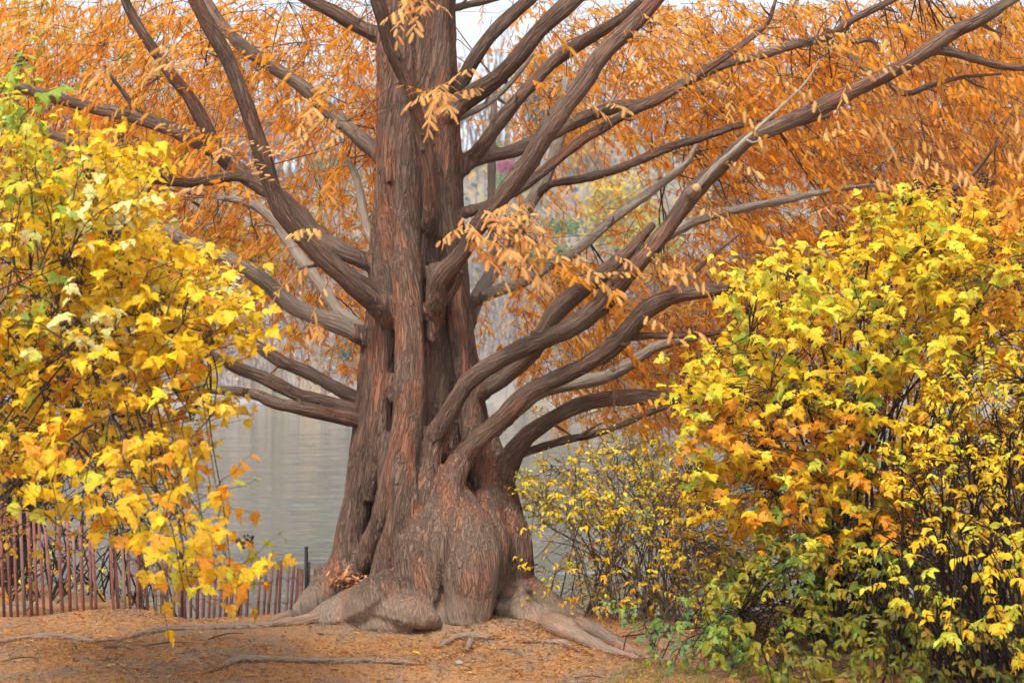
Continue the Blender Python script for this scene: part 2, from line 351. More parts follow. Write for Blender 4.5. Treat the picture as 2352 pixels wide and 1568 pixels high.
ridge([(905, 860, 17), (903, 890, 20), (908, 925, 14)], .75)                       # gnarl by the knot hole
ridge([(896, 1000, 20), (890, 1060, 22), (886, 1130, 22), (872, 1200, 24), (846, 1270, 28), (820, 1320, 30)], .6)
ridge([(1120, 1010, 26), (1146, 1090, 30), (1164, 1160, 32), (1180, 1220, 30)], .4)
# burl lobes
ridge([(975, 1165, 20, .0), (964, 1205, 30, .04), (952, 1250, 40, .08), (950, 1300, 44, .10), (958, 1345, 42, .11), (966, 1390, 36, .12), (974, 1435, 30, .12)], .6)
ridge([(1000, 1150, 24, .02), (1010, 1195, 36, .08), (1014, 1235, 40, .12), (1004, 1275, 36, .13), (990, 1320, 28, .13), (984, 1375, 24, .13)], .6)
ridge([(1036, 1120, 32, .0), (1056, 1170, 44, .06), (1080, 1222, 56, .12), (1090, 1278, 62, .17), (1088, 1335, 60, .19), (1083, 1385, 52, .19), (1078, 1430, 44, .18)], .6)
ridge([(1050, 1200, 26, .12), (1044, 1255, 24, .18), (1042, 1315, 24, .20), (1046, 1375, 24, .20), (1050, 1430, 22, .2)], .6)
ridge([(1108, 1130, 26, .0), (1122, 1185, 34, .05), (1134, 1235, 40, .10), (1134, 1295, 38, .13), (1124, 1355, 32, .13)], .6)
ridge([(1106, 1240, 22, .22), (1112, 1300, 22, .25), (1108, 1360, 20, .25)], .6)
ridge([(1150, 1140, 26, .0), (1164, 1180, 31, .02), (1180, 1226, 36, .04), (1188, 1278, 38, .05), (1186, 1320, 32, .05)], .85)
ridge([(1018, 1285, 24, .08), (1016, 1340, 22, .06), (1012, 1395, 24, .08), (1008, 1435, 26, .1)], .6)
ridge([(1150, 1300, 34), (1152, 1350, 32), (1160, 1400, 30)], .6, .06)
ridge([(925, 1300, 26), (930, 1350, 28), (935, 1390, 30)], .6, .04)
# root flare: heads of the roots fused with the trunk
ridge([(905, 1345, 40), (862, 1378, 50), (815, 1400, 52), (765, 1416, 42), (720, 1430, 26)], .9, .22, .14)
ridge([(880, 1392, 40), (930, 1402, 44), (975, 1418, 32), (1004, 1432, 16)], .9, .20, .14)
ridge([(780, 1425, 26), (830, 1432, 28), (890, 1436, 26), (945, 1438, 18)], .9, .30, .14)
ridge([(930, 1385, 30), (965, 1408, 28), (1000, 1428, 16)], .9, .25, .12)
ridge([(812, 1300, 44), (765, 1340, 42), (722, 1380, 38), (688, 1412, 24)], .6, 0.0, .10)
ridge([(1195, 1335, 34), (1238, 1372, 36), (1285, 1405, 34), (1330, 1430, 32)], .8, .02, .12)
ridge([(1175, 1375, 30), (1212, 1408, 40), (1256, 1430, 42), (1296, 1452, 30)], .9, .24, .14)
ridge([(1205, 1345, 24), (1180, 1390, 22), (1172, 1430, 14)], .9, .15, .1)
ridge([(1150, 1385, 20), (1158, 1412, 20), (1165, 1436, 12)], .9, .24)
for t_ in np.linspace(100, 260, 6):           # flutes on the far side, so the trunk reads from other places too
    a = math.radians(t_); pts, rr = [], []
    for fy in (-200, 100, 400, 700, 950, 1150, 1300, 1430):
        cx, R = core(fy); c = P(cx, fy, YC); R *= PX * .84
        pts.append(c + np.array([math.sin(a) * R, -math.cos(a) * R, 0])); rr.append(R * .3)
    V, T, Q, _ = tube(pts, rr, 12, .08, .06, seed=int(t_)); tk.add(V, T, Q)

# limbs: path points (x, y, diameter in photo pixels, metres behind the trunk axis)
LIMBS = [
 ('f', .15, [(905, 730, 56, -.28), (874, 702, 60, -.40), (830, 665, 58, -.52), (770, 615, 54, -.6), (710, 560, 50, -.65), (665, 510, 48, -.7), (635, 460, 47, -.72), (618, 410, 46, -.75), (600, 350, 44, -.78), (575, 270, 43, -.8), (545, 190, 41, -.85), (515, 120, 39, -.9), (480, 60, 38, -.95), (450, 0, 37, -1.0), (415, -80, 35, -1.05), (370, -190, 30, -1.1)]),
 ('s', .35, [(890, 622, 44, .05), (845, 602, 44, .05), (790, 578, 44, .05), (730, 540, 46, .1), (690, 495, 47, .1), (640, 450, 48, .15), (590, 420, 48, .2), (540, 385, 47, .25), (490, 345, 45, .3), (420, 310, 43, .3), (350, 282, 40, .3), (280, 262, 37, .3), (200, 245, 34, .3), (130, 225, 32, .3), (60, 205, 29, .3), (0, 195, 27, .3), (-90, 182, 24, .3), (-200, 150, 16, .3)]),
 ('s', .2, [(530, 378, 34, .24), (500, 345, 37, .2), (462, 272, 35, .1), (430, 215, 33, .05), (400, 180, 31, 0), (365, 130, 29, -.05), (330, 80, 27, -.1), (300, 30, 25, -.1), (270, -40, 22, -.1), (230, -130, 16, -.1)]),
 ('s', .3, [(575, 412, 34, .2), (545, 404, 31, .2), (500, 411, 27, .15), (440, 420, 25, .1), (380, 415, 27, .05), (320, 400, 27, 0), (250, 370, 27, 0), (180, 335, 25, 0), (110, 305, 23, 0), (60, 285, 21, 0), (0, 282, 19, 0), (-90, 290, 14, 0)]),
 ('s', .1, [(318, 268, 15, .3), (290, 222, 13, .28), (262, 185, 10, .25), (240, 152, 6, .25)]),
 ('s', .2, [(915, 98, 40, .1), (870, 82, 39, .1), (820, 60, 38, .1), (770, 30, 37, .05), (720, 5, 36, 0), (660, -30, 33, 0), (560, -90, 26, 0)]),
 ('s', .45, [(925, 392, 40, .3), (880, 362, 42, .5), (840, 330, 42, .7), (790, 285, 40, .9), (745, 245, 39, 1.0), (690, 195, 38, 1.1), (620, 150, 36, 1.2), (560, 110, 34, 1.3), (510, 60, 32, 1.4), (485, 20, 30, 1.4), (455, -40, 26, 1.5), (420, -120, 18, 1.5)]),
 ('s', .6, [(880, 790, 46, .0), (835, 772, 46, 0), (780, 745, 48, -.05), (710, 720, 48, -.1), (660, 695, 47, -.15), (620, 655, 44, -.2), (570, 620, 42, -.25), (520, 590, 39, -.3), (450, 565, 37, -.3), (390, 535, 35, -.35), (350, 515, 31, -.4), (290, 490, 24, -.4), (220, 470, 14, -.4)]),
 ('s', .45, [(870, 945, 36, .2), (825, 918, 35, .25), (770, 890, 36, .3), (710, 857, 36, .35), (650, 832, 35, .4), (600, 800, 33, .45), (560, 770, 30, .5), (510, 735, 25, .5), (440, 700, 16, .5)]),
 ('s', .35, [(860, 955, 34, .1), (810, 940, 36, .1), (750, 925, 37, .1), (690, 910, 39, .1), (640, 885, 39, .1), (600, 865, 37, .1), (560, 850, 34, .05), (500, 822, 30, 0), (440, 800, 24, 0), (370, 780, 14, 0)]),
 ('s', .35, [(850, 968, 40, .0), (805, 960, 40, 0), (740, 948, 39, -.05), (680, 935, 38, -.1), (630, 925, 37, -.1), (600, 910, 32, -.1), (560, 900, 28, -.1), (500, 895, 24, -.1), (430, 890, 16, -.1)]),
 ('s', .85, [(890, 800, 30, .3), (830, 752, 28, .6), (780, 718, 30, .75), (745, 665, 32, .85), (695, 600, 32, .9), (665, 560, 30, .95), (630, 510, 28, 1.0), (590, 475, 26, 1.0), (540, 458, 20, 1.0), (500, 455, 10, 1.0)]),
 ('s', .8, [(905, 640, 24, .4), (852, 545, 24, .9), (836, 490, 24, 1.0), (826, 440, 24, 1.05), (814, 398, 21, 1.1), (798, 365, 15, 1.1)]),
 ('f', .2, [(990, 540, 30, -.25), (990, 500, 38, -.42), (990, 440, 38, -.52), (985, 380, 38, -.6), (966, 300, 37, -.68), (945, 220, 36, -.75), (915, 150, 36, -.82), (890, 90, 37, -.88), (878, 40, 37, -.92), (860, -15, 36, -.96), (835, -110, 30, -1.0)]),
 ('f', .25, [(998, 735, 34, -.34), (1003, 690, 46, -.46), (1012, 638, 52, -.56), (1042, 604, 47, -.64), (1070, 570, 45, -.7), (1092, 530, 45, -.74), (1130, 480, 47, -.78), (1170, 430, 50, -.82), (1215, 370, 52, -.85), (1255, 300, 52, -.88), (1300, 240, 51, -.9), (1340, 190, 49, -.9), (1380, 130, 47, -.9), (1430, 80, 45, -.9), (1480, 30, 44, -.9), (1520, -20, 42, -.9), (1590, -110, 32, -.9)]),
 ('s', .05, [(990, 262, 40, -.1), (1024, 235, 41, -.1), (1058, 190, 39, -.1), (1086, 140, 37, -.1), (1125, 85, 36, -.05), (1170, 40, 35, 0), (1215, 0, 34, 0), (1270, -60, 28, 0)]),
 ('s', .05, [(985, 290, 50, -.2), (1032, 258, 52, -.25), (1080, 220, 48, -.3), (1140, 180, 47, -.35), (1190, 130, 46, -.4), (1240, 70, 46, -.4), (1290, 25, 46, -.45), (1340, -20, 44, -.45), (1420, -100, 34, -.45)]),
 ('s', .1, [(1015, 420, 40, .05), (1062, 384, 40, .05), (1100, 345, 38, .05), (1140, 290, 37, .05), (1180, 240, 36, .05), (1230, 185, 36, .05), (1280, 135, 36, .05), (1340, 95, 35, .05), (1390, 65, 31, .05), (1440, 30, 26, .05), (1500, -30, 18, .05)]),
 ('s', .35, [(1020, 395, 36, .2), (1062, 378, 35, .3), (1110, 360, 35, .4), (1170, 350, 36, .5), (1220, 330, 38, .55), (1270, 305, 38, .6), (1310, 285, 37, .65), (1370, 260, 35, .7), (1430, 243, 31, .75), (1480, 240, 29, .8), (1530, 215, 27, .8), (1600, 175, 26, .8), (1680, 142, 25, .8), (1740, 130, 24, .8), (1820, 105, 23, .8), (1900, 85, 22, .8), (1960, 45, 20, .8), (2030, 10, 18, .8), (2110, -30, 13, .8)]),
 ('s', .1, [(1010, 510, 28, -.1), (1058, 491, 28, -.1), (1110, 475, 28, -.05), (1180, 440, 28, 0), (1240, 400, 28, 0), (1290, 360, 27, 0), (1340, 320, 28, 0), (1390, 290, 27, 0), (1440, 260, 26, 0), (1510, 230, 25, 0), (1560, 200, 24, 0), (1620, 160, 21, 0), (1680, 120, 18, 0), (1740, 75, 15, 0), (1765, 50, 12, 0), (1785, -10, 8, 0)]),
 ('s', .6, [(1000, 300, 20, .3), (1052, 272, 18, .5), (1100, 250, 17, .6), (1150, 215, 15, .7), (1190, 170, 13, .7), (1225, 125, 8, .7)]),
 ('s', .5, [(1000, 30, 18, .1), (1042, 20, 18, .2), (1080, 10, 18, .3), (1120, 2, 17, .3), (1180, -15, 14, .3)]),
 ('f', .25, [(1000, 1030, 42, -.42), (1008, 992, 50, -.52), (1034, 945, 49, -.6), (1070, 885, 47, -.66), (1112, 850, 48, -.7), (1180, 810, 50, -.74), (1250, 780, 53, -.78), (1320, 745, 55, -.8), (1380, 700, 55, -.82), (1430, 640, 53, -.84), (1480, 590, 49, -.86), (1530, 530, 47, -.88), (1572, 470, 46, -.9), (1605, 428, 48, -.9), (1660, 375, 45, -.9), (1720, 320, 43, -.9), (1800, 285, 45, -.9), (1880, 250, 46, -.9), (1960, 210, 43, -.9), (2030, 175, 42, -.9), (2110, 130, 39, -.9), (2180, 80, 37, -.9), (2260, 40, 35, -.9), (2330, -5, 32, -.9), (2420, -60, 24, -.9)]),
 ('s', .1, [(2120, 122, 24, -.9), (2165, 116, 23, -.88), (2220, 130, 21, -.86), (2290, 150, 19, -.85), (2352, 156, 17, -.85), (2440, 150, 12, -.85)]),
 ('s', .45, [(1050, 930, 44, .0), (1097, 903, 46, -.1), (1150, 870, 47, -.2), (1200, 830, 49, -.3), (1240, 780, 51, -.35), (1270, 725, 53, -.4), (1312, 682, 50, -.45), (1370, 640, 45, -.5), (1420, 600, 39, -.55), (1462, 560, 31, -.6), (1500, 515, 20, -.6)]),
 ('f', .12, [(1052, 1062, 44, -.42), (1072, 1036, 51, -.5), (1112, 998, 50, -.56), (1160, 955, 48, -.62), (1210, 905, 45, -.66), (1280, 870, 47, -.7), (1340, 840, 49, -.72), (1400, 800, 51, -.74), (1440, 760, 51, -.76), (1482, 712, 50, -.78), (1540, 682, 46, -.8), (1600, 670, 43, -.8), (1680, 660, 37, -.8), (1760, 640, 31, -.8), (1830, 625, 26, -.8), (1910, 605, 16, -.8)]),
 ('s', .1, [(1555, 676, 16, -.8), (1572, 650, 15, -.8), (1600, 620, 13, -.8), (1645, 580, 10, -.8), (1705, 532, 5, -.8)]),
 ('s', .2, [(1430, 778, 22, -.72), (1470, 772, 19, -.7), (1540, 771, 16, -.7), (1620, 768, 14, -.7), (1680, 758, 10, -.7)]),
 ('s', .2, [(1135, 1130, 60, -.1), (1158, 1080, 66, -.2), (1182, 1038, 55, -.28), (1212, 1000, 47, -.32), (1262, 965, 44, -.36), (1330, 930, 43, -.4), (1400, 915, 43, -.4), (1480, 912, 41, -.4), (1560, 915, 37, -.4), (1650, 915, 33, -.4), (1740, 922, 27, -.4), (1840, 935, 16, -.4)]),
 ('s', .4, [(1190, 1045, 18, -.25), (1232, 1030, 20, -.2), (1300, 1010, 20, -.15), (1370, 995, 18, -.1), (1440, 970, 16, -.1), (1500, 945, 14, -.1), (1545, 930, 9, -.1)]),
 ('s', .75, [(1100, 1030, 28, .1), (1145, 985, 28, .3), (1200, 932, 34, .4), (1252, 895, 36, .45), (1320, 880, 37, .5), (1390, 865, 38, .5), (1440, 840, 35, .5), (1500, 800, 30, .5), (1550, 785, 25, .5), (1640, 768, 16, .5)]),
 ('s', .7, [(1000, 860, 44, .3), (1060, 770, 44, .55), (1092, 690, 40, .7), (1140, 610, 38, .8), (1190, 525, 37, .9), (1222, 460, 36, .95), (1252, 412, 35, 1.0), (1276, 345, 32, 1.0), (1290, 270, 26, 1.0), (1300, 180, 18, 1.0)]),
 ('s', .8, [(1030, 760, 30, .4), (1075, 700, 32, .6), (1127, 673, 30, .7), (1197, 650, 31, .75), (1267, 607, 30, .8), (1326, 574, 29, .85), (1408, 504, 28, .9), (1478, 453, 26, .95), (1548, 399, 23, 1.0), (1580, 370, 18, 1.0), (1600, 330, 10, 1.0)]),
 ('s', .95, [(1100, 690, 20, .72), (1124, 640, 21, .9), (1130, 560, 22, 1.0), (1129, 460, 22, 1.0), (1130, 380, 21, 1.0), (1132, 300, 19, 1.0), (1136, 180, 14, 1.0)]),
 ('s', .6, [(1480, 592, 20, -.8), (1530, 545, 24, -.6), (1612, 503, 25, -.4), (1700, 480, 24, -.3), (1790, 462, 21, -.25), (1864, 446, 17, -.2), (1931, 434, 13, -.2), (2040, 420, 8, -.2)]),
 ('s', .1, [(1700, 335, 22, -.88), (1780, 296, 22, -.8), (1840, 281, 18, -.75), (1905, 266, 12, -.75)]),
 ('s', .9, [(1592, 440, 18, -.98), (1640, 388, 15, -1.02), (1700, 332, 12, -1.05), (1760, 276, 10, -1.05), (1800, 240, 8, -1.05), (1850, 190, 6, -1.05), (1882, 138, 4, -1.05)]),
 ('s', .1, [(1225, 455, 18, .95), (1264, 424, 19, .9), (1338, 411, 21, .85), (1408, 392, 23, .8), (1478, 364, 24, .8), (1548, 335, 24, .8), (1595, 322, 21, .8), (1690, 290, 18, .8), (1770, 274, 12, .8)]),
 ('s', .1, [(1950, 128, 14, -.2), (1990, 160, 14, -.4), (2030, 185, 13, -.6), (2080, 215, 16, -.7), (2130, 200, 14, -.7), (2200, 180, 11, -.7), (2300, 170, 6, -.7)]),
 ('s', .1, [(2190, 435, 14, -.1), (2230, 405, 12, -.1), (2260, 370, 9, -.1), (2290, 330, 5, -.1)]),
 ('s', .1, [(1900, 70, 12, .6), (1960, 95, 13, .5), (2000, 92, 12, .5), (2022, 118, 8, .5)]),
]
limb_pts = []                                 # points foliage branchlets grow from
for li, (kind, pale, pts) in enumerate(LIMBS):
    C = np.array([P(x, y, YC + d) for x, y, _, d in pts]); R = np.array([d * .5 * (.90 if i < 3 else .84) * (YC + z) / F for i, (_, _, d, z) in enumerate(pts)])
    if pts[0][2] >= 28 and 830 < pts[1][0] < 1185:      # collar: the limb's root swells out of the trunk
        n = 3
        V, T, Q, _ = tube(C[:n], R[:n] * np.array([1.5, 1.18, .9]), 14, .04, .04, seed=li); tk.add(V, T, Q)
    V, T, Q, bk = tube(C, R, 18 if pts[0][2] > 30 else 12, None, .115 if pts[0][2] > 25 else .14, seed=li * 7 + 1)
    s = bk[:, 2] - bk[0, 2]
    pv = np.clip(pale * .9 - .08 + .15 * np.sin(s * 3.1 + li) + .1 * np.sin(s * 9 + li * 2), 0, 1)
    rk = np.random.default_rng(900 + li); cs, rs = spline(C, R, .05); lm = MB(); lm.add(V, T, Q, bk=bk, pale=pv)
    for _k in range(int(len(cs) * .05 * 2.2) if pts[0][2] > 13 else 0):
        ci = rk.integers(len(cs) // 5, len(cs) - 1); dr = unit(rk.normal(0, 1, 3) + np.array([0, -.5, .1])); tg = unit(cs[min(ci + 1, len(cs) - 1)] - cs[ci - 1]); dr = unit(dr - tg * np.dot(dr, tg) + tg * .5)
        if rk.random() < .45: p_ = [cs[ci], cs[ci] + dr * (rs[ci] + rk.uniform(.01, .03))]; r_ = [rs[ci] * rk.uniform(.5, .7), rs[ci] * rk.uniform(.2, .35)]
        else: e_ = cs[ci] + dr * (rs[ci] + rk.uniform(.04, .22)); p_ = [cs[ci], (cs[ci] + e_) / 2 + rk.normal(0, .012, 3), e_]; r0_ = rk.uniform(.006, .013); r_ = [r0_ * 1.5, r0_, r0_ * .5]
        v_, t_, q_, b2 = tube(p_, r_, 8, .03, .1, seed=li * 31 + _k); lm.add(v_, t_, q_, bk=b2, pale=pale * .8)
    V, T, Q, bk, pv = np.concatenate(lm.V), np.concatenate(lm.T), np.concatenate(lm.Q), np.concatenate(lm.B), np.concatenate(lm.P)
    o = obj('limb', V, T, Q, M_PALELIMB if pale >= .6 else M_LIMB, tree, bk=bk, pale=pv)
    if pale > .7: o['label'] = 'pale grey weathered limb behind the trunk'
    cc, _r = spline(C, R, .12); limb_pts.append(cc[len(cc) // 6:])
# sawn stub and sawn side branch
c0, c1, c2 = P(1022, 690, YC - .42), P(1046, 650, YC - .50), P(1055, 624, YC - .54)
V, T, Q, bk = tube([c0, c1, c2], [.046, .044, .043], 14, .03, .04, round_tip=False); st = obj('sawn_stub', V, T, Q, M_BARK, tree, bk=bk, pale=.2)
st['label'] = 'short sawn off branch stub on the trunk'
V, T, Q, bk = tube([P(1590, 445, YC - 1.0), P(1599, 433, YC - 1.07)], [.05, .045], 14, .02, .08, round_tip=False); obj('sawn_stub', V, T, Q, M_BARK, tree, bk=bk, pale=.7)
d_ = unit(np.array([.25, -1, .05])); V, T, Q, bk = tube([P(1599, 432, YC - 1.085), P(1600, 431, YC - 1.10)], [.031, .030], 14, .02, .05, round_tip=False)
obj('sawn_face', V, T, Q, M_WOODCUT, tree)['label'] = 'pale round saw cut on the long right limb'

# fuse the trunk
tmp = obj('tmp', np.concatenate(tk.V), np.concatenate(tk.T), np.concatenate(tk.Q))
md = tmp.modifiers.new('r', 'REMESH'); md.mode = 'VOXEL'; md.voxel_size = .0125; md.adaptivity = 0
ms_ = tmp.modifiers.new('s', 'SMOOTH'); ms_.factor = .5; ms_.iterations = 7
ev = tmp.evaluated_get(bpy.context.evaluated_depsgraph_get()); me = bpy.data.meshes.new_from_object(ev)
n = len(me.vertices); V = np.zeros(n * 3, np.float32); me.vertices.foreach_get('co', V); V = V.reshape(-1, 3).astype(float)
Nn = np.zeros(n * 3, np.float32); me.vertices.foreach_get('normal', Nn); Nn = Nn.reshape(-1, 3)
Qi = np.zeros(len(me.loops), np.int32); me.loops.foreach_get('vertex_index', Qi); Qi = Qi.reshape(-1, 4)
bpy.data.objects.remove(tmp)
disp = np.empty(n); P1075 = P(1075, 0, YC)[0]
for q in range(n):
    x, y, z = V[q]
    tw = z * .35
    fu = abs(mnoise.noise((x * 11 + tw * 2, y * 11, z * .9 + 3))); fv_ = abs(mnoise.noise((x * 24 + tw * 3, y * 24, z * 1.7 + 7)))
    bz = math.exp(-(((x - P1075) / .42) ** 2 + ((z - .5) / .36) ** 2))
    disp[q] = (1 - .6 * bz) * (-.008 * max(0, 1 - fu * 7) - .004 * max(0, 1 - fv_ * 6)) * min(1, max(.25, z * 1.6)) + (1 - .5 * bz) * (0.014 * mnoise.noise((x * 8 + tw, y * 8, z * .8)) + .005 * mnoise.noise((x * 22, y * 22, z * 3.2 + 5)) + .006 * mnoise.noise((x * 45, y * 45, z * 6 + 9)))
V = V + Nn * disp[:, None]
low = np.clip((1 - sstep(.10, .50, V[:, 2])) * sstep(.45, .7, np.hypot(V[:, 0] - (P(1000, 0, YC)[0]), (V[:, 1] - YC) * .8)) + .35 * (1 - sstep(.02, .2, V[:, 2])), 0, 1)
burl_ = np.exp(-(((V[:, 0] - P(1075, 0, YC)[0]) / .42) ** 2 + ((V[:, 2] - .5) / .36) ** 2)) * sstep(YC - .35, YC - .6, V[:, 1])
low = np.maximum(low, .22 * np.clip(burl_ * 1.6, 0, 1))
obj('trunk', V, None, Qi, M_BARK, tree, bk=np.stack([V[:, 0] + .10 * np.sin(V[:, 2] * 2.2), V[:, 1], V[:, 2]], 1), pale=np.clip(low * .75 + .08, 0, 1))['label'] = 'fluted red brown trunk with swollen burl at its foot'
del me

# surface roots lying on the needle litter
ROOT_LINES = []
def root(pts, pale=.75, lump=.1, flat=.75):
    C = np.array([(lambda p: (p[0], p[1], float(ground_z(p[0], p[1])) + r * PX * (.18 + .22 * math.sin(x * .07))))(G(x, y, 0.03)) for x, y, r in pts]); R = [r * C[i][1] / F for i, (_, _, r) in enumerate(pts)]
    V, T, Q, bk = tube(C, R, 14, .05, lump, seed=int(pts[0][0])); ROOT_LINES.append(spline(C, R, .04))
    cz = np.interp(V[:, 0], *(lambda o: (C[o, 0], C[o, 2]))(np.argsort(C[:, 0])))
    V[:, 2] = cz + (V[:, 2] - cz) * flat
    obj('root', V, T, Q, M_BARK, tree, bk=bk, pale=pale)
root([(740, 1432, 24), (680, 1434, 20), (600, 1434, 18), (520, 1433, 17), (440, 1434, 17), (360, 1437, 14), (290, 1446, 9), (262, 1452, 5)])
root([(225, 1456, 5), (180, 1447, 12), (110, 1446, 14), (50, 1450, 11), (0, 1462, 8), (-40, 1470, 5)])
root([(470, 1529, 3), (505, 1520, 9), (554, 1511, 14), (640, 1514, 12), (760, 1514, 12), (860, 1515, 12), (920, 1519, 9), (972, 1524, 3)])
root([(1000, 1480, 3), (1022, 1468, 9), (1050, 1460, 13), (1090, 1462, 14), (1120, 1464, 10), (1142, 1466, 4)])
root([(1082, 1466, 10), (1076, 1476, 9), (1066, 1488, 4)])
root([(1270, 1398, 30), (1320, 1432, 28), (1380, 1456, 24), (1440, 1482, 18), (1490, 1500, 11), (1520, 1512, 5)], .55)
root([(1250, 1425, 36), (1290, 1452, 34), (1345, 1470, 24), (1400, 1485, 18), (1450, 1498, 11), (1480, 1508, 5)], .7)
root([(1200, 1470, 4), (1240, 1472, 9), (1290, 1476, 12), (1320, 1484, 8), (1350, 1494, 3)], .7)
root([(700, 1402, 26), (655, 1424, 18), (610, 1432, 10)], .6)

# ------------------------------------------------------------------ feathery orange fronds
def frond_template(npair, curl=.22):
    V, T = [], []
    for i in range(npair):
        t = .03 + .93 * i / npair; w = .185 * (math.sin(math.pi * min(1, (t + .16) / 1.16)) ** .6) + .02; hb = .62 / npair
        for s in (-1, 1):
            k = len(V); tip = t + .10
            V += [(t - hb * .9, 0, -curl * (t - hb) ** 2), (t + hb * 1.1, 0, -curl * (t + hb) ** 2), (tip, s * w, -curl * tip ** 2 - .25 * w)]
            T.append((k, k + 1, k + 2) if s > 0 else (k + 1, k, k + 2))
    k = len(V); V += [(.93, -.02, -curl * .86), (.93, .02, -curl * .86), (1.06, 0, -curl * 1.1)]; T.append((k, k + 1, k + 2))
    return np.array(V), np.array(T)
def frames(d, up):
    d = unit(d); s = unit(np.cross(up, d)); u = np.cross(d, s); return d, s, u
def place(tv, tt, Pn, d, up, size, tint, width=1.0, vary=0.0):
    """many copies of a template: x along d, y sideways, z along the normal"""
    d, s, u = frames(d, up); n = len(Pn); k = len(tv)
    rv = np.random.default_rng(n); wv_ = width * (1 + vary * rv.uniform(-.3, .2, (n, 1, 1))); zv_ = 1 + vary * rv.uniform(-1.2, 2.2, (n, 1, 1))
    V = Pn[:, None] + size[:, None, None] * (tv[None, :, 0:1] * d[:, None] + wv_ * tv[None, :, 1:2] * s[:, None] + zv_ * tv[None, :, 2:3] * u[:, None])
    T = tt[None] + (np.arange(n) * k)[:, None, None]
    return V.reshape(-1, 3), T.reshape(-1, 3), np.repeat(tint, k, axis=0)

def twigs_mesh(A, B, ra, rb, sag, rnd):
    """thin three-sided twigs from A to B, all in one set of arrays"""
    n = len(A); seg = 4; t = np.linspace(0, 1, seg + 1)
    C = A[:, None] * (1 - t)[None, :, None] + B[:, None] * t[None, :, None]
    C[:, :, 2] += sag[:, None] * (4 * t * (1 - t))[None]
    C += rnd.normal(0, 1, C.shape) * (np.linalg.norm(B - A, axis=1)[:, None, None] * .025) * np.sin(math.pi * t)[None, :, None]
    d = unit(B - A); ref = np.where(np.abs(d[:, 2:3]) < .8, np.array([[0, 0, 1.]]), np.array([[1., 0, 0]]))
    s = unit(np.cross(d, ref)); u = np.cross(d, s)
    r = ra[:, None] * (1 - t) + rb[:, None] * t
    V = []
    for q in range(3):
        a = q * 2 * math.pi / 3; V.append(C + (s * math.cos(a) + u * math.sin(a))[:, None] * r[..., None])
    V = np.stack(V, 2)                                            # n, seg+1, 3, 3
    base = (np.arange(n) * (seg + 1) * 3)[:, None, None]
    i = (np.arange(seg) * 3)[None, :, None]; q = np.arange(3)[None, None]; q2 = (q + 1) % 3
    Q = np.stack([base + i + q, base + i + q2, base + i + 3 + q2, base + i + 3 + q], -1).reshape(-1, 4)
    return V.reshape(-1, 3), Q

DENS = """5465676654014456666777777 6667676554015556778888888 7777754665014456788888888 7765642456003345777888888 6655555543002122653788888 5544555553013122466677766 4444444444015645777544433 1111113444015678876311111 0000000233004678764200000 0000000000001456543100000""".split()
DENS = [[int(c) for c in r[:24]] for r in DENS]
pts = []
for r_, row in enumerate(DENS):
    for c_, dv in enumerate(row):
        if dv == 0: continue
        nn = rng.poisson(42 * (dv / 5.0) ** 1.55)
        x = (c_ + rng.random(nn)) * 98; y = (r_ + rng.random(nn)) * 98
        pts.append(np.stack([x, y, np.full(nn, dv)], 1))
for (c0_, c1_, y0_, y1_, nn) in ((-350, 0, -150, 500, 130), (2352, 2750, -150, 500, 180), (-350, 2750, -240, 0, 200)):
    pts.append(np.stack([rng.uniform(c0_, c1_, nn), rng.uniform(y0_, y1_, nn), np.full(nn, 6)], 1))
SP = np.concatenate(pts); ns = len(SP)
dep = np.where(rng.random(ns) < .965, 1.1 + 5.4 * rng.random(ns) ** 1.2, rng.uniform(-1.1, .6, ns))
central = (SP[:, 0] > 830) & (SP[:, 0] < 1110)
dep = np.where(central, rng.uniform(1.2, 3.8, ns), dep)
extra = []                                      # sprays hanging in front of the trunk and at mid right
for (x, y, sx, sy, z, nn) in ((930, 8, 26, 12, -1.0, 10), (1000, 215, 26, 24, -.95, 10), (1125, 528, 44, 28, -1.05, 28), (1165, 575, 44, 24, -.95, 10), (770, 270, 20, 50, -.6, 8), (1440, 60, 40, 22, -1.0, 9), (500, 325, 50, 20, -.1, 10), (1320, 640, 110, 30, -.3, 14), (1450, 590, 100, 30, -.9, 10)):
    e = np.stack([rng.normal(x, sx, nn), rng.normal(y, sy, nn), np.full(nn, 9), rng.normal(z, .1, nn)], 1); extra.append(e)
extra = np.concatenate(extra)
SX = np.concatenate([SP[:, 0], extra[:, 0]]); SY = np.concatenate([SP[:, 1], extra[:, 1]]); SZ = np.concatenate([dep, extra[:, 3]]); ns = len(SX)
Yd = YC + SZ
SB = np.stack([(SX - W / 2) * Yd / F, Yd, CZ - (SY - HOR) * Yd / F], 1)
axis_p = np.stack([np.full(ns, P(975, 600, YC)[0]), np.full(ns, YC), SB[:, 2]], 1)
outw = unit(SB - axis_p)
SDir = unit(outw + rng.normal(0, .55, (ns, 3)) + np.array([0, 0, -.25]))
SL = rng.uniform(.22, .46, ns)
droop = rng.uniform(.2, .9, ns) + .5 * sstep(1700, 2200, SX) + .35 * sstep(500, 100, SX)
NF = 10
tt_ = np.linspace(.08, 1.0, NF)
fp, fd, fu, fs, ft, fmeta = [], [], [], [], [], []
PAL = np.array([(.88, .38, .045), (.90, .45, .09), (.88, .32, .02), (.90, .52, .17), (.86, .34, .04), (.90, .36, .02)])
pick = rng.integers(0, len(PAL), ns)
stint = PAL[pick]
stint = np.where((SX > 1950)[:, None] & (SY > 150)[:, None] & (rng.random(ns) < .6)[:, None], np.array([.80, .40, .10]), stint)
stint = np.where((SZ < -.85)[:, None], np.array([.90, .50, .18]), stint)
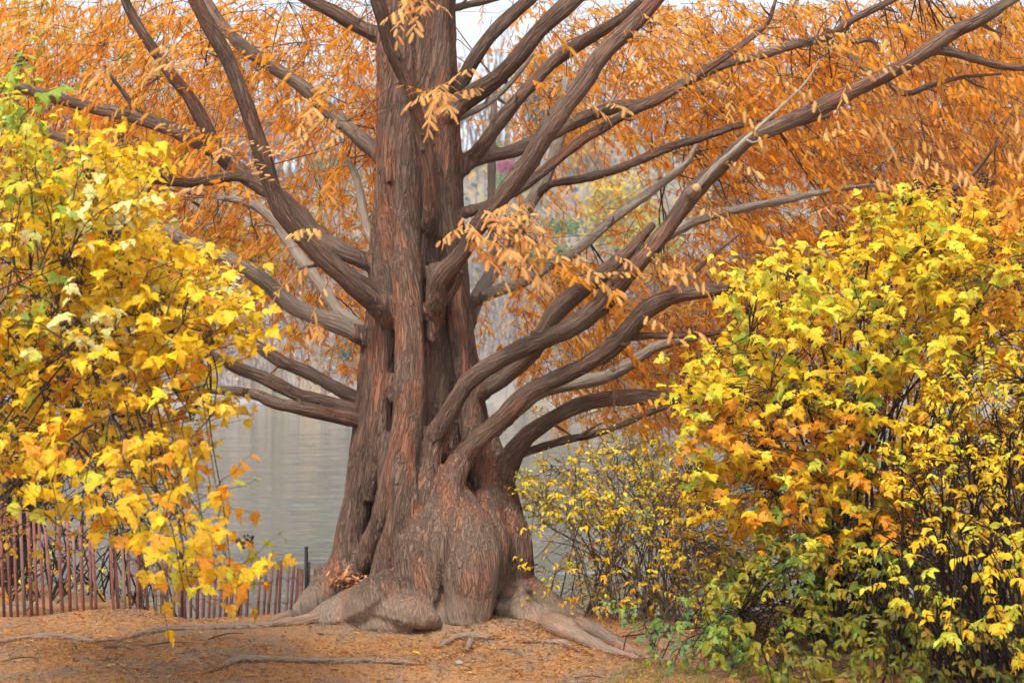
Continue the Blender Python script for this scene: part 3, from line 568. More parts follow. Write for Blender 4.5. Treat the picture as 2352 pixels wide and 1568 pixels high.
for q in range(NF):
    t = tt_[q]; side = 1 if q % 2 else -1
    pos = SB + SDir * (SL * t)[:, None]; pos[:, 2] -= droop * .22 * SL * t * t * 1.5
    lat = unit(np.cross(SDir, np.array([0, 0, 1.0]))); tang = SDir * 1.0; 
    d = tang * (.55 if q < NF - 1 else 1.2) + lat * side * (.95 if q < NF - 1 else .1) + rng.normal(0, .22, (ns, 3)); d[:, 2] -= droop * (1.0 + .25 * rng.random(ns))
    up = np.tile([0, 0, 1.0], (ns, 1)) + rng.normal(0, .45, (ns, 3)) - .3 * np.array([0, 1, 0])
    fp.append(pos); fd.append(d); fu.append(up); fs.append(rng.uniform(.045, .105, ns) * np.where(SZ < 0, 1.12, .95)); ft.append(stint * rng.uniform(.84, 1.15, (ns, 1)) * rng.uniform(.92, 1.08, (ns, 3)))
fp, fd, fu, fs, ft = map(np.concatenate, (fp, fd, fu, fs, ft)); ft = np.clip(ft, 0, .9)
TV, TT = frond_template(7)
vis = (fp[:, 0] * F / fp[:, 1] + W / 2 > 40) & (fp[:, 0] * F / fp[:, 1] + W / 2 < 2300) & ((CZ - fp[:, 2]) * F / fp[:, 1] + HOR > 10)
order = np.argsort(np.where(vis, fp[:, 1] + rng.uniform(0, .35, len(fp)), 99)); big_i, rest = order[:300], order[300:]
V, T, C = place(TV, TT, fp[rest], fd[rest], fu[rest], fs[rest], ft[rest], 1.1)
fo = obj('foliage', V, T, None, M_FROND, tree, tint=C, smooth=False); fo['kind'] = 'stuff'
def single_leaves(name, tv, tt, mat, parent, Pn, d, up, size, tint, width=1.0, ncol=6):
    """the nearest leaves as objects of their own, sharing meshes by colour"""
    key = np.argsort(np.argsort(tint[:, 1] - tint[:, 0] * .5)) * ncol // max(1, len(tint)); tv2 = tv * np.array([1, width, 1])
    meshes = [raw_mesh(name, tv2, tt, tint=np.tile(tint[key == k].mean(0) if (key == k).any() else tint.mean(0), (len(tv), 1)), mats=[mat]) for k in range(ncol)]
    dd, s, u = frames(d, up); off = np.zeros(3); p = parent
    while p is not None: off = off + np.array(p.location); p = p.parent
    for q in range(len(Pn)):
        o = bpy.data.objects.new(name, meshes[key[q]]); COL.objects.link(o); o.parent = parent; sc = size[q]; zs, ws = (1, 1) if name == 'frond' else (random.uniform(-.2, 2.6), random.uniform(.72, 1.15))
        M = Matrix(((*(np.array([dd[q][0], s[q][0] * ws, u[q][0] * zs]) * sc), Pn[q][0] - off[0]), (*(np.array([dd[q][1], s[q][1] * ws, u[q][1] * zs]) * sc), Pn[q][1] - off[1]),
                    (*(np.array([dd[q][2], s[q][2] * ws, u[q][2] * zs]) * sc), Pn[q][2] - off[2]), (0, 0, 0, 1)))
        o.matrix_basis = M
single_leaves('frond', TV, TT, M_FROND, tree, fp[big_i], fd[big_i], fu[big_i], fs[big_i], ft[big_i], 1.1)
# twigs of the sprays, and branchlets that carry them from the nearest limb
A = SB - SDir * (SL * .25)[:, None]; B = SB + SDir * SL[:, None]; B[:, 2] -= droop * .33 * SL
V1, Q1 = twigs_mesh(A, B, np.full(ns, .0032), np.full(ns, .0014), np.zeros(ns), rng)
LP = np.concatenate(limb_pts)
hub = rng.choice(ns, 230, replace=False); HP = A[hub]           # boughs end in hubs, thin twigs fan out from them
hl = np.array([int(np.argmin(((LP - h) ** 2).sum(1) + rng.uniform(0, .6, len(LP)))) for h in HP]); hln = np.linalg.norm(LP[hl] - HP, axis=1)
okh = hln < 3.0
Va, Qa = twigs_mesh(LP[hl][okh], HP[okh], .004 + .0022 * hln[okh], np.full(okh.sum(), .0035), hln[okh] * rng.uniform(-.05, .25, okh.sum()), rng)
sel = np.where(rng.random(ns) < .32)[0]; near_i = np.array([int(np.argmin(((HP - A[q]) ** 2).sum(1))) for q in sel]); A2, B2 = HP[near_i], A[sel]
ln = np.linalg.norm(A2 - B2, axis=1); ok = (ln < .9) & (ln > .05)
Vb, Qb = twigs_mesh(A2[ok], B2[ok], np.full(ok.sum(), .0028), np.full(ok.sum(), .002), ln[ok] * rng.uniform(-.1, .2, ok.sum()), rng)
V2, Q2 = np.concatenate([Va, Vb]), np.concatenate([Qa, Qb + len(Va)])
Vt = np.concatenate([V1, V2]); Qt = np.concatenate([Q1, Q2 + len(V1)])
to = obj('twigs', Vt, None, Qt, M_LIMB, tree, bk=Vt, pale=.05); to['kind'] = 'stuff'

# ------------------------------------------------------------------ shrubs
def lobed_leaf():
    half = [(.02, .10), (.05, .30), (.16, .42), (.30, .52), (.44, .47), (.47, .34), (.62, .30), (.78, .19), (.90, .08)]
    V = [(0, 0, 0)] + [(x, y, 0) for x, y in half] + [(1.04, 0, 0)] + [(x, -y, 0) for x, y in half[::-1]]
    mids = [(.25, 0, 0), (.55, 0, 0), (.80, 0, 0)]; n = len(V); V += mids
    V = np.array(V, float); V[:, 2] = .22 * np.abs(V[:, 1]) - .30 * V[:, 0] ** 2 - .12 * (np.abs(V[:, 1]) * 2) ** 2
    a, b, c = n, n + 1, n + 2; T = []
    for q in range(n):
        q2 = (q + 1) % n; xm = (V[q, 0] + V[q2, 0]) / 2
        T.append((a if xm < .40 else (b if xm < .72 else c), q2, q))
    T += [(a, b, 4), (b, a, n - 4), (b, c, 7), (c, b, n - 7)]
    return V, np.array(T)
def oval_leaf():
    half = [(.10, .12), (.28, .25), (.5, .29), (.72, .22), (.9, .08)]
    V = [(0, 0, 0)] + [(x, y, 0) for x, y in half] + [(1.0, 0, 0)] + [(x, -y, 0) for x, y in half[::-1]]
    n = len(V); V += [(.5, 0, 0)]; V = np.array(V, float); V[:, 2] = .28 * np.abs(V[:, 1]) - .25 * V[:, 0] ** 2
    return V, np.array([(n, (q + 1) % n, q) for q in range(n)])
LOBED, OVAL = lobed_leaf(), oval_leaf()

def in_poly(x, y, poly):
    poly = np.asarray(poly, float); c = np.zeros(len(x), bool); j = len(poly) - 1
    for i in range(len(poly)):
        xi, yi = poly[i]; xj, yj = poly[j]
        c ^= ((yi > y) != (yj > y)) & (x < (xj - xi) * (y - yi) / (yj - yi + 1e-12) + xi); j = i
    return c
def sample_poly(poly, n, rnd):
    p = np.asarray(poly, float); lo, hi = p.min(0), p.max(0); out = np.zeros((0, 2))
    while len(out) < n:
        s = rnd.uniform(lo, hi, (n * 2, 2)); out = np.vstack([out, s[in_poly(s[:, 0], s[:, 1], p)]])
    return out[:n]
def shrub(name, label, cat, base, regions, stems, seed, singles=300, seeds=0, group=None, pale=.1, leafname='leaf', link=.5, bark=None):
    """regions: dict(poly, n clusters, Y range, leaf template, leaf size range, leaves per cluster, palette [(rgb, weight)], droop)"""
    bark = bark or M_TWIG
    rnd = np.random.default_rng(seed); root_ = empty(name, base, label, cat, group); base = np.array(base, float)
    stem_b = MB(); stem_pts = []
    for si in range(stems['n']):
        fx, fy = sample_poly(stems['poly'], 1, rnd)[0]; tip = P(fx, fy, rnd.uniform(*stems['Y']))
        b0 = base + np.array([rnd.normal(0, stems['spread'][0]), rnd.normal(0, stems['spread'][1]), 0]); b0[2] = float(ground_z(b0[0], b0[1])) - .05
        m1 = b0 * .62 + tip * .38; m1[2] = b0[2] + (tip[2] - b0[2]) * rnd.uniform(.45, .62); m2 = b0 * .25 + tip * .75; m2[2] = b0[2] + (tip[2] - b0[2]) * rnd.uniform(.82, 1.02)
        jit = lambda: rnd.normal(0, .05, 3)
        r0 = rnd.uniform(*stems['r'])
        C = [b0, m1 + jit(), m2 + jit(), tip]; V, T, Q, bk = tube(C, [r0, r0 * .75, r0 * .5, r0 * .22], 6, .09, .05, seed=seed + si)
        if si < 40: obj('stem', V, T, Q, bark, root_, bk=bk, pale=np.full(len(V), pale))
        else: stem_b.add(V, T, Q, bk=bk, pale=pale)
        cc, _q = spline(C, [1, 1, 1, 1], .1); stem_pts.append(cc[len(cc) // 4:])
    stem_pts = np.concatenate(stem_pts); groups = {}
    ta, tb = [], []
    for rg in regions:
        s = sample_poly(rg['poly'], rg['n'], rnd); n = len(s); u = rnd.random(n); u = u ** rg.get('bias', 1.0)
        Yv = rg['Y'][0] + (rg['Y'][1] - rg['Y'][0]) * u
        Cn = np.stack([(s[:, 0] - W / 2) * Yv / F, Yv, CZ - (s[:, 1] - HOR) * Yv / F], 1)
        tw = unit(unit(Cn - (base + np.array([0, 0, .4]))) * 1.0 + rnd.normal(0, .5, (n, 3)) + np.array(rg.get('aim', (0, -.25, .05))))
        Lt = rnd.uniform(.6, 1.3, n) * rg['size'][1] * 3.2; k = rg['per']
        pal = np.array([c for c, _w in rg['pal']]); wt = np.array([w_ for _c, w_ in rg['pal']], float); wt /= wt.sum()
        pali = rnd.choice(len(pal), n, p=wt)
        zone = np.sin(s[:, 0] * .021 + seed) + np.sin(s[:, 1] * .027 + s[:, 0] * .009 + 2 * seed); pali = np.where(zone > .75, rnd.choice(len(pal), n, p=wt ** 2 / (wt ** 2).sum()), pali); pali = np.where((zone < -.9) & (rnd.random(n) < .7), min(2, len(pal) - 1), pali)
        lat = unit(np.cross(tw, np.array([0, 0, 1.0])))
        for q in range(k):
            t = (q // 2 + .6) / (k / 2 + .1); sd_ = 1 if q % 2 else -1
            pos = Cn + tw * (Lt * t)[:, None] - np.array([0, 0, 1]) * (Lt * .15 * t * t)[:, None]
            last = q >= k - 1
            d = tw * .6 + lat * sd_ * (.1 if last else .9) + rnd.normal(0, .35, (n, 3)); d[:, 2] -= rg.get('droop', .6) * rnd.uniform(.4, 1.3, n)
            up = np.array([0, -.45, 1.0]) + rnd.normal(0, .42, (n, 3))
            sw = rnd.random(n) < .22
            pi = np.where(sw, rnd.choice(len(pal), n, p=wt), pali)
            tint = np.clip(pal[pi] * rnd.uniform(.82, 1.15, (n, 1)) * rnd.uniform(.93, 1.07, (n, 3)), 0, .9)
            size = rnd.uniform(rg['size'][0] * .7, rg['size'][1] * 1.12, n) * (1.0 - .25 * t)
            keep = rnd.random(n) < rg.get('fill', .92)
            groups.setdefault(rg['leaf'], []).append((pos[keep], d[keep], up[keep], size[keep], tint[keep], np.full(keep.sum(), rg.get('single', 1.0))))
        ta.append(Cn - tw * (Lt * .25)[:, None]); tb.append(Cn + tw * (Lt * .95)[:, None] - np.array([0, 0, 1]) * (Lt * .13)[:, None])
    ta, tb = np.concatenate(ta), np.concatenate(tb); nt = len(ta)
    V1, Q1 = twigs_mesh(ta, tb, np.full(nt, .0028), np.full(nt, .0012), np.zeros(nt), rnd)
    sel = np.where(rnd.random(nt) < link)[0]; ni = [int(np.argmin(((stem_pts - ta[s_]) ** 2).sum(1) + rnd.uniform(0, .06, len(stem_pts)))) for s_ in sel]
    A2, B2 = stem_pts[ni], ta[sel]; ln = np.linalg.norm(A2 - B2, axis=1); okk = ln < 1.6; A2, B2, ln = A2[okk], B2[okk], ln[okk]
    V2, Q2 = twigs_mesh(A2, B2, np.full(len(A2), .005), np.full(len(A2), .0028), ln * rnd.uniform(-.05, .25, len(ln)), rnd)
    stem_b.add(V1, None, Q1, pale=pale + .1); stem_b.add(V2, None, Q2, pale=pale)
    tws = stem_b.build('twigs', bark, root_, bark=True); tws['kind'] = 'stuff'
    n_left = singles
    for key, lst in groups.items():
        pos, d, up, size, tint, sg = (np.concatenate([l[i] for l in lst]) for i in range(6)); tv, tl = LOBED if key == 'lobed' else OVAL
        sx = pos[:, 0] * F / pos[:, 1] + W / 2; sy = (CZ - pos[:, 2]) * F / pos[:, 1] + HOR
        inv = (sx > 10) & (sx < 2340) & (sy > 10) & (sy < 1560)
        score = np.where(inv, pos[:, 1] - size * 6 + (1 - sg) * 50, 999); o_ = np.argsort(score); ks = min(n_left if len(groups) == 1 else n_left // 2, len(o_))
        a, b = o_[:ks], o_[ks:]
        single_leaves(leafname, tv, tl, M_LEAF, root_, pos[a], d[a], up[a], size[a], tint[a], 1.0, 8)
        if len(b):
            V, T, C = place(tv, tl, pos[b], d[b], up[b], size[b], tint[b], 1.0, 1.0); fo = obj('leaves', V, T, None, M_LEAF, root_, tint=C); fo['kind'] = 'stuff'
    if seeds:
        oc = np.array([(1, 0, 0), (-1, 0, 0), (0, 1, 0), (0, -1, 0), (0, 0, 1), (0, 0, -1)], float); of = np.array([(0, 2, 4), (2, 1, 4), (1, 3, 4), (3, 0, 4), (2, 0, 5), (1, 2, 5), (3, 1, 5), (0, 3, 5)])
        sm = MB()
        for q in range(16):
            c = unit(rnd.normal(0, 1, 3)) * np.array([.028, .028, .02]) * rnd.uniform(.5, 1); sm.add(oc * rnd.uniform(.005, .009) + c, of)
        me_ = raw_mesh('seed_cluster', np.concatenate(sm.V), np.concatenate(sm.T), mats=[M_SEED])
        ii = rnd.choice(nt, min(seeds, nt), replace=False)
        for q in ii:
            o = bpy.data.objects.new('seed_cluster', me_); COL.objects.link(o); o.parent = root_
            o.location = tuple(tb[q] + np.array([0, -.12, .03]) - base); o.scale = (rnd.uniform(.9, 1.7),) * 3; o.rotation_euler = tuple(rnd.uniform(0, 6, 3))
    return root_

YEL, LEM, ORG, YGR, GRN, DKG, AMB = (.88, .56, .012), (.86, .63, .035), (.78, .33, .015), (.60, .58, .04), (.30, .42, .05), (.13, .24, .04), (.72, .44, .012)
PALE = (.80, .74, .30)
LS = (.055, .085)
# left: near shrub reaching in from the left edge
shrub('ninebark_shrub', 'bright yellow lobed leaf shrub leaning in from the left edge over the fence', 'shrub', (-4.0, 9.4, 0.0), [
    dict(poly=[(-198, 300), (12, 250), (102, 330), (182, 420), (192, 640), (102, 850), (-198, 860)], n=270, Y=(8.3, 10.4), leaf='lobed', size=(.05, .075), per=9, pal=[(YEL, 3), (YGR, 3), (GRN, 1.6), (PALE, 1.1), (LEM, 2)]),
    dict(poly=[(82, 420), (282, 395), (342, 430), (302, 560), (512, 640), (522, 760), (432, 840), (152, 860), (102, 640)], n=330, Y=(8.3, 10.2), leaf='lobed', size=(.055, .085), per=9, pal=[(YEL, 5), (LEM, 3), (PALE, .7), (ORG, .8), (AMB, 1.5)]),
    dict(poly=[(182, 345), (242, 290), (297, 380), (202, 420)], n=12, Y=(8.4, 9.2), leaf='lobed', size=(.055, .08), per=8, pal=[(YEL, 4), (LEM, 3)]),
    dict(poly=[(-28, 190), (82, 175), (72, 300), (-48, 330)], n=20, Y=(8.4, 9.6), leaf='lobed', size=(.05, .08), per=7, pal=[(YGR, 3), (GRN, 3), (LEM, .6)]),
    dict(poly=[(-198, 800), (352, 820), (472, 860), (512, 960), (422, 1060), (252, 1080), (-198, 1120)], n=240, Y=(8.0, 10.6), leaf='lobed', size=(.05, .085), per=8, pal=[(ORG, 1.6), (YEL, 4), (AMB, 2.5), (LEM, 1.5), (YGR, .9)]),
    dict(poly=[(-90, 1020), (340, 1000), (570, 1060), (510, 1140), (490, 1230), (570, 1280), (610, 1330), (430, 1400), (360, 1330), (210, 1230), (50, 1180), (-90, 1150)], n=120, Y=(7.4, 9.4), leaf='lobed', size=(.055, .095), per=6, pal=[(YEL, 3.5), (AMB, 3), (ORG, 1.6), (YGR, 1.6)], droop=.9),
    dict(poly=[(432, 640), (542, 680), (542, 820), (512, 860), (422, 800)], n=22, Y=(8.2, 9.2), leaf='lobed', size=(.055, .085), per=7, pal=[(YEL, 5), (LEM, 3)]),
    dict(poly=[(-198, 350), (332, 450), (432, 700), (382, 1060), (-198, 1150)], n=520, Y=(10.2, 11.8), leaf='lobed', size=(.045, .07), per=9, pal=[(ORG, 3.5), (AMB, 3), (YEL, 2), (YGR, .6)], single=0),
    dict(poly=[(-148, 1050), (372, 1080), (372, 1240), (-148, 1300)], n=70, Y=(10.5, 12.4), leaf='oval', size=(.03, .05), per=9, pal=[(ORG, 2), (AMB, 3), (YEL, 2)], single=0),
], dict(n=38, poly=[(-148, 350), (202, 450), (512, 700), (492, 1000), (432, 1120), (-148, 1000)], Y=(8.2, 11.2), spread=(.18, .5), r=(.006, .014)), 101, 300, 60)

# right: large shrub with yellow green outer leaves and orange inner ones
shrub('ninebark_shrub', 'large yellow green shrub with dark seed heads right of the trunk', 'shrub', (2.6, 13.2, 0.0), [
    dict(poly=[(1642, 800), (1682, 680), (1892, 610), (1942, 520), (2092, 480), (2242, 520), (2272, 700), (2122, 900), (1802, 960), (1602, 930), (1582, 830)], n=300, Y=(11.2, 12.6), leaf='lobed', size=(.062, .10), per=9, pal=[(YGR, 3), (LEM, 4), (YEL, 4), (GRN, .8)]),
    dict(poly=[(1942, 500), (2162, 465), (2394, 470), (2462, 520), (2462, 900), (2192, 900)], n=230, Y=(11.4, 13.0), leaf='lobed', size=(.06, .095), per=9, pal=[(YEL, 3), (AMB, 3.5), (ORG, 2), (YGR, 1.8)]),
    dict(poly=[(1572, 900), (1842, 920), (2192, 880), (2162, 1060), (1942, 1120), (1622, 1090)], n=190, Y=(11.2, 12.8), leaf='lobed', size=(.06, .095), per=9, pal=[(YEL, 3), (YGR, 1.8), (ORG, 4), (LEM, 1.2), (AMB, 3), (GRN, .5)]),
    dict(poly=[(1602, 1040), (1942, 1080), (2092, 1080), (2102, 1200), (1942, 1280), (1762, 1260), (1642, 1180)], n=190, Y=(11.2, 12.9), leaf='lobed', size=(.055, .09), per=8, pal=[(ORG, 4), (AMB, 2), (YEL, 1.5), (YGR, 1.4), (GRN, .8)]),
    dict(poly=[(1642, 850), (1992, 560), (2442, 500), (2442, 1150), (2042, 1250), (1642, 1150)], n=700, Y=(12.9, 14.6), leaf='lobed', size=(.06, .09), per=9, pal=[(ORG, 4.5), (AMB, 3), (YEL, 1.5)], single=0),
    dict(poly=[(1992, 1150), (2462, 900), (2462, 1420), (2102, 1420)], n=260, Y=(12.4, 13.8), leaf='lobed', size=(.05, .08), per=8, pal=[(ORG, 3), (AMB, 3), ((.4, .25, .03), 3)], single=0),
    dict(poly=[(1522, 850), (1642, 810), (1642, 960), (1602, 1000)], n=16, Y=(11.4, 12.2), leaf='lobed', size=(.06, .095), per=6, pal=[(YGR, 3), (LEM, 3)]),
    dict(poly=[(1662, 690), (1742, 620), (1842, 600), (1742, 700)], n=16, Y=(11.3, 12.0), leaf='lobed', size=(.06, .095), per=7, pal=[(YGR, 3), (LEM, 3)]),
    dict(poly=[(2032, 480), (2082, 440), (2152, 470), (2102, 500)], n=10, Y=(11.6, 12.4), leaf='lobed', size=(.05, .075), per=6, pal=[(YGR, 3), (LEM, 2)]),
], dict(n=58, poly=[(1602, 850), (1842, 640), (2142, 500), (2392, 520), (2392, 1000), (1642, 1100)], Y=(11.4, 14.0), spread=(.22, .35), r=(.008, .02)), 202, 300, 290)

# far right: many stemmed shrub with small oval leaves, nearest the camera
shrub('honeysuckle_shrub', 'dark many stemmed shrub with small oval yellow leaves at the right edge', 'shrub', (3.15, 11.0, 0.0), [
    dict(poly=[(2000, 1080), (2150, 850), (2352, 780), (2450, 800), (2450, 1250), (2330, 1300), (2150, 1200)], n=190, Y=(9.6, 11.2), leaf='oval', size=(.03, .055), per=10, pal=[(YEL, 3), (YGR, 2.5), (AMB, 2), (LEM, 2)]),
    dict(poly=[(1980, 1260), (2100, 1220), (2352, 1180), (2450, 1300), (2420, 1500), (2352, 1560), (2200, 1480), (2060, 1380)], n=85, Y=(9.0, 10.6), leaf='oval', size=(.035, .065), per=9, pal=[(YEL, 2.5), (YGR, 3), (AMB, 2), (GRN, .8)]),
    dict(poly=[(2050, 1100), (2450, 850), (2450, 1450), (2050, 1400)], n=300, Y=(10.8, 12.6), leaf='oval', size=(.03, .05), per=9, pal=[(AMB, 3), (ORG, 1.5), (YGR, 1)], single=0),
], dict(n=95, poly=[(1950, 1150), (2150, 950), (2400, 850), (2450, 1200), (2000, 1300)], Y=(9.8, 11.8), spread=(.30, .40), r=(.006, .013)), 303, 260, 0, pale=.05, link=.65, bark=M_DARKTWIG)

# under the big shrub: dim green suckers
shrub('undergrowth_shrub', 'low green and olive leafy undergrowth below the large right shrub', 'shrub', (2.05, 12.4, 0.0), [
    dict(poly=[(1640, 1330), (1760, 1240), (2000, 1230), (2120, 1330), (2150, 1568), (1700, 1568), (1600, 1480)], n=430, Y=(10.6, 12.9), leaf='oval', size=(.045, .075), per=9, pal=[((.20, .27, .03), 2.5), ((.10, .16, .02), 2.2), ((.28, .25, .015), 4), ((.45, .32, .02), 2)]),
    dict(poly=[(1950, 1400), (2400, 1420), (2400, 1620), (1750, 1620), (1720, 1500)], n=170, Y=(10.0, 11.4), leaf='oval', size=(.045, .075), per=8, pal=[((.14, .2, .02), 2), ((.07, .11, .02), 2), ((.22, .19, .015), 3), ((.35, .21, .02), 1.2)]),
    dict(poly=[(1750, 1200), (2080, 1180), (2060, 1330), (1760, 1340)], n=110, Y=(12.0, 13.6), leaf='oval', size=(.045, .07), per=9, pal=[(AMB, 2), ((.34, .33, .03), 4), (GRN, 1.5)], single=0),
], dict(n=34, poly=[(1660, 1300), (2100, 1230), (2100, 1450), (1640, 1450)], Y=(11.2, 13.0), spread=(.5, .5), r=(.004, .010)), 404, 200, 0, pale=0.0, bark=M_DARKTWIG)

# bramble at the end of the roots
shrub('bramble_plant', 'small blue green bramble with toothed leaves beside the end of the right roots', 'bramble', (1.35, 11.9, 0.0), [
    dict(poly=[(1490, 1440), (1560, 1360), (1680, 1330), (1720, 1450), (1700, 1545), (1560, 1535), (1500, 1500)], n=95, Y=(11.0, 12.4), leaf='lobed', size=(.035, .06), per=6, pal=[((.10, .22, .07), 3), (DKG, 2), (GRN, 2), ((.16, .30, .12), 2)]),
    dict(poly=[(1390, 1380), (1480, 1370), (1500, 1430), (1400, 1430)], n=9, Y=(12.0, 12.6), leaf='lobed', size=(.035, .055), per=6, pal=[(GRN, 3), ((.16, .30, .12), 2)]),
], dict(n=20, poly=[(1430, 1390), (1560, 1360), (1700, 1350), (1680, 1500), (1500, 1480)], Y=(11.2, 12.4), spread=(.35, .25), r=(.003, .006)), 505, 120, 0, pale=.2)

# thin open shrub in front of the water, between trunk and large shrub
shrub('open_twiggy_shrub', 'sparse twiggy shrub with small yellow leaves against the water right of the trunk', 'shrub', (1.05, 13.9, -.02), [
    dict(poly=[(1190, 1110), (1260, 1050), (1440, 1000), (1580, 1030), (1620, 1160), (1500, 1220), (1330, 1210), (1230, 1230)], n=430, Y=(12.9, 14.3), leaf='oval', size=(.03, .052), per=7, pal=[(YEL, 4), (YGR, 3), (LEM, 3), (AMB, 1.5)]),
    dict(poly=[(1190, 1270), (1270, 1290), (1400, 1230), (1600, 1200), (1640, 1330), (1500, 1420), (1320, 1400), (1240, 1360)], n=230, Y=(12.9, 14.3), leaf='oval', size=(.03, .048), per=6, pal=[(YEL, 3), (AMB, 3), (ORG, 1.5), (YGR, 1)]),
    dict(poly=[(1500, 1090), (1680, 1100), (1760, 1300), (1700, 1420), (1540, 1330)], n=420, Y=(12.8, 14.6), leaf='oval', size=(.026, .045), per=8, pal=[(AMB, 4), (ORG, 4), (YEL, 2)]),
    dict(poly=[(1560, 1300), (1720, 1270), (1760, 1440), (1600, 1480)], n=110, Y=(12.6, 13.6), leaf='oval', size=(.018, .032), per=9, pal=[(ORG, 5), (AMB, 3)], single=0),
], dict(n=90, poly=[(1195, 1100), (1300, 1030), (1500, 980), (1660, 1060), (1680, 1200), (1250, 1300)], Y=(12.9, 14.4), spread=(.32, .28), r=(.004, .009)), 606, 220, 0, pale=.2, link=.75, bark=M_TANTWIG)

# behind the fence on the left
shrub('fence_side_shrub', 'dull yellow shrub growing behind the red slat fence at left', 'shrub', (-4.3, 15.6, -.1), [
    dict(poly=[(-120, 1060), (300, 1040), (470, 1150), (420, 1420), (-120, 1400)], n=230, Y=(14.9, 16.4), leaf='oval', size=(.03, .055), per=8, pal=[(AMB, 3), (YGR, 2), (ORG, 2), ((.3, .3, .04), 2)]),
], dict(n=70, poly=[(-120, 1050), (300, 1020), (500, 1120), (450, 1250), (-120, 1250)], Y=(14.9, 16.3), spread=(.7, .4), r=(.005, .011)), 707, 60, 0, pale=.1, bark=M_DARKTWIG)

# yellow green trees on the left bank, seen between the orange boughs
shrub('linden_tree', 'yellow green leafy tree behind the orange boughs at upper left', 'tree', (-6.4, 21.0, -.3), [
    dict(poly=[(180, 310), (300, 250), (440, 330), (420, 410), (280, 420)], n=130, Y=(19.5, 21.5), leaf='lobed', size=(.07, .11), per=9, pal=[((.50, .48, .02), 3), (YGR, 2), (YEL, 2)]),
    dict(poly=[(-80, 30), (110, 20), (190, 110), (120, 200), (-80, 230)], n=100, Y=(19.5, 21.5), leaf='lobed', size=(.07, .11), per=8, pal=[((.50, .48, .02), 3), (YGR, 2), (YEL, 2)]),
    dict(poly=[(400, 520), (560, 530), (640, 620), (560, 720), (450, 640)], n=90, Y=(19.0, 21.0), leaf='lobed', size=(.07, .11), per=8, pal=[((.55, .48, .02), 3), (YEL, 3)]),
    dict(poly=[(150, 60), (400, 60), (420, 220), (200, 240)], n=50, Y=(20, 22), leaf='lobed', size=(.07, .1), per=7, pal=[((.50, .45, .02), 3), (YEL, 2)]),
], dict(n=16, poly=[(-60, 60), (300, 120), (420, 340), (560, 560), (100, 300)], Y=(19.5, 21.5), spread=(.12, .12), r=(.05, .09)), 808, 0, 0, pale=.15)

# ------------------------------------------------------------------ slat fence
fence = empty('snow_fence', (-3.4, 14.6, -.1), 'weathered red wooden slat fence leaning along the bank left of the trunk', 'fence')
FT = np.array([[-60, 1138, 1404], [0, 1145, 1411], [101, 1164, 1414], [235, 1213, 1441], [370, 1240, 1440], [437, 1274, 1426], [537, 1276, 1428], [638, 1281, 1432], [749, 1294, 1440], [800, 1300, 1446]], float)
fx = -50.0; tops, bots = [], []; rf = np.random.default_rng(33)
while fx < 756:
    Yf = np.interp(fx, [-60, 250, 450, 800], [14.1, 14.5, 15.1, 15.9])
    ty = np.interp(fx, FT[:, 0], FT[:, 1]) + 16 + rf.normal(0, 8); by = np.interp(fx, FT[:, 0], FT[:, 2]) + 40
    lean = np.interp(fx, [0, 300, 450, 600, 760], [-14, -12, 4, 12, 2]) + rf.normal(0, 3)
    top, bot = P(fx + lean, ty, Yf + rf.normal(0, .01)), P(fx, by, Yf + .02); tops.append(top); bots.append(bot)
    d = unit(top - bot); sd_ = unit(np.array([1, .28, 0]) + rf.normal(0, .12, 3) * np.array([1, 1, 0])); nn_ = unit(np.cross(sd_, d)); w = rf.uniform(.0115, .0150); h = .0045
    q = []
    for c in (bot, (bot + top) / 2 + nn_ * rf.normal(0, .006) + sd_ * rf.normal(0, .004), top + sd_ * 0):
        for a, b in ((-1, -1), (1, -1), (1, 1), (-1, 1)): q.append(c + sd_ * w * a + nn_ * h * b)
    Q = [[0, 3, 2, 1], [8, 9, 10, 11]] + [[r * 4 + k, r * 4 + (k + 1) % 4, r * 4 + 4 + (k + 1) % 4, r * 4 + 4 + k] for r in (0, 1) for k in range(4)]
    if rf.random() > .05: obj('slat', q, None, Q, M_SLAT if rf.random() < .72 else M_SLAT2, fence, smooth=False)
    fx += np.interp(fx, [0, 400, 760], [15.5, 13.5, 11.5]) * rf.uniform(.88, 1.12)
tops, bots = np.array(tops), np.array(bots)
for t in (.22, .5, .8):
    for s_ in (-1, 1):
        C = bots * (1 - t) + tops * t; C[:, 1] += .008 * s_ * (-1) ** np.arange(len(C)) - .004; V, T, Q, bk = tube(C, np.full(len(C), .0026), 4, .05); obj('wire', V, T, Q, M_WIRE, fence)
pt = MB(); c = P(703, 1350, 15.62); pt.box(c + np.array([0, 0, -.05]), (.014, .004, .43)); pt.box(c + np.array([.012, .015, -.05]), (.003, .015, .43)); pt.build('post', M_POST, fence, smooth=False)['label'] = 'thin black steel post at the right end'
V, T, Q, bk = tube([P(424, 1470, 15.2), P(420, 1330, 15.15), P(414, 1240, 15.1)], [.024, .022, .02], 8, .1, .06); obj('post', V, T, Q, M_TWIG, fence, bk=bk, pale=0.0)

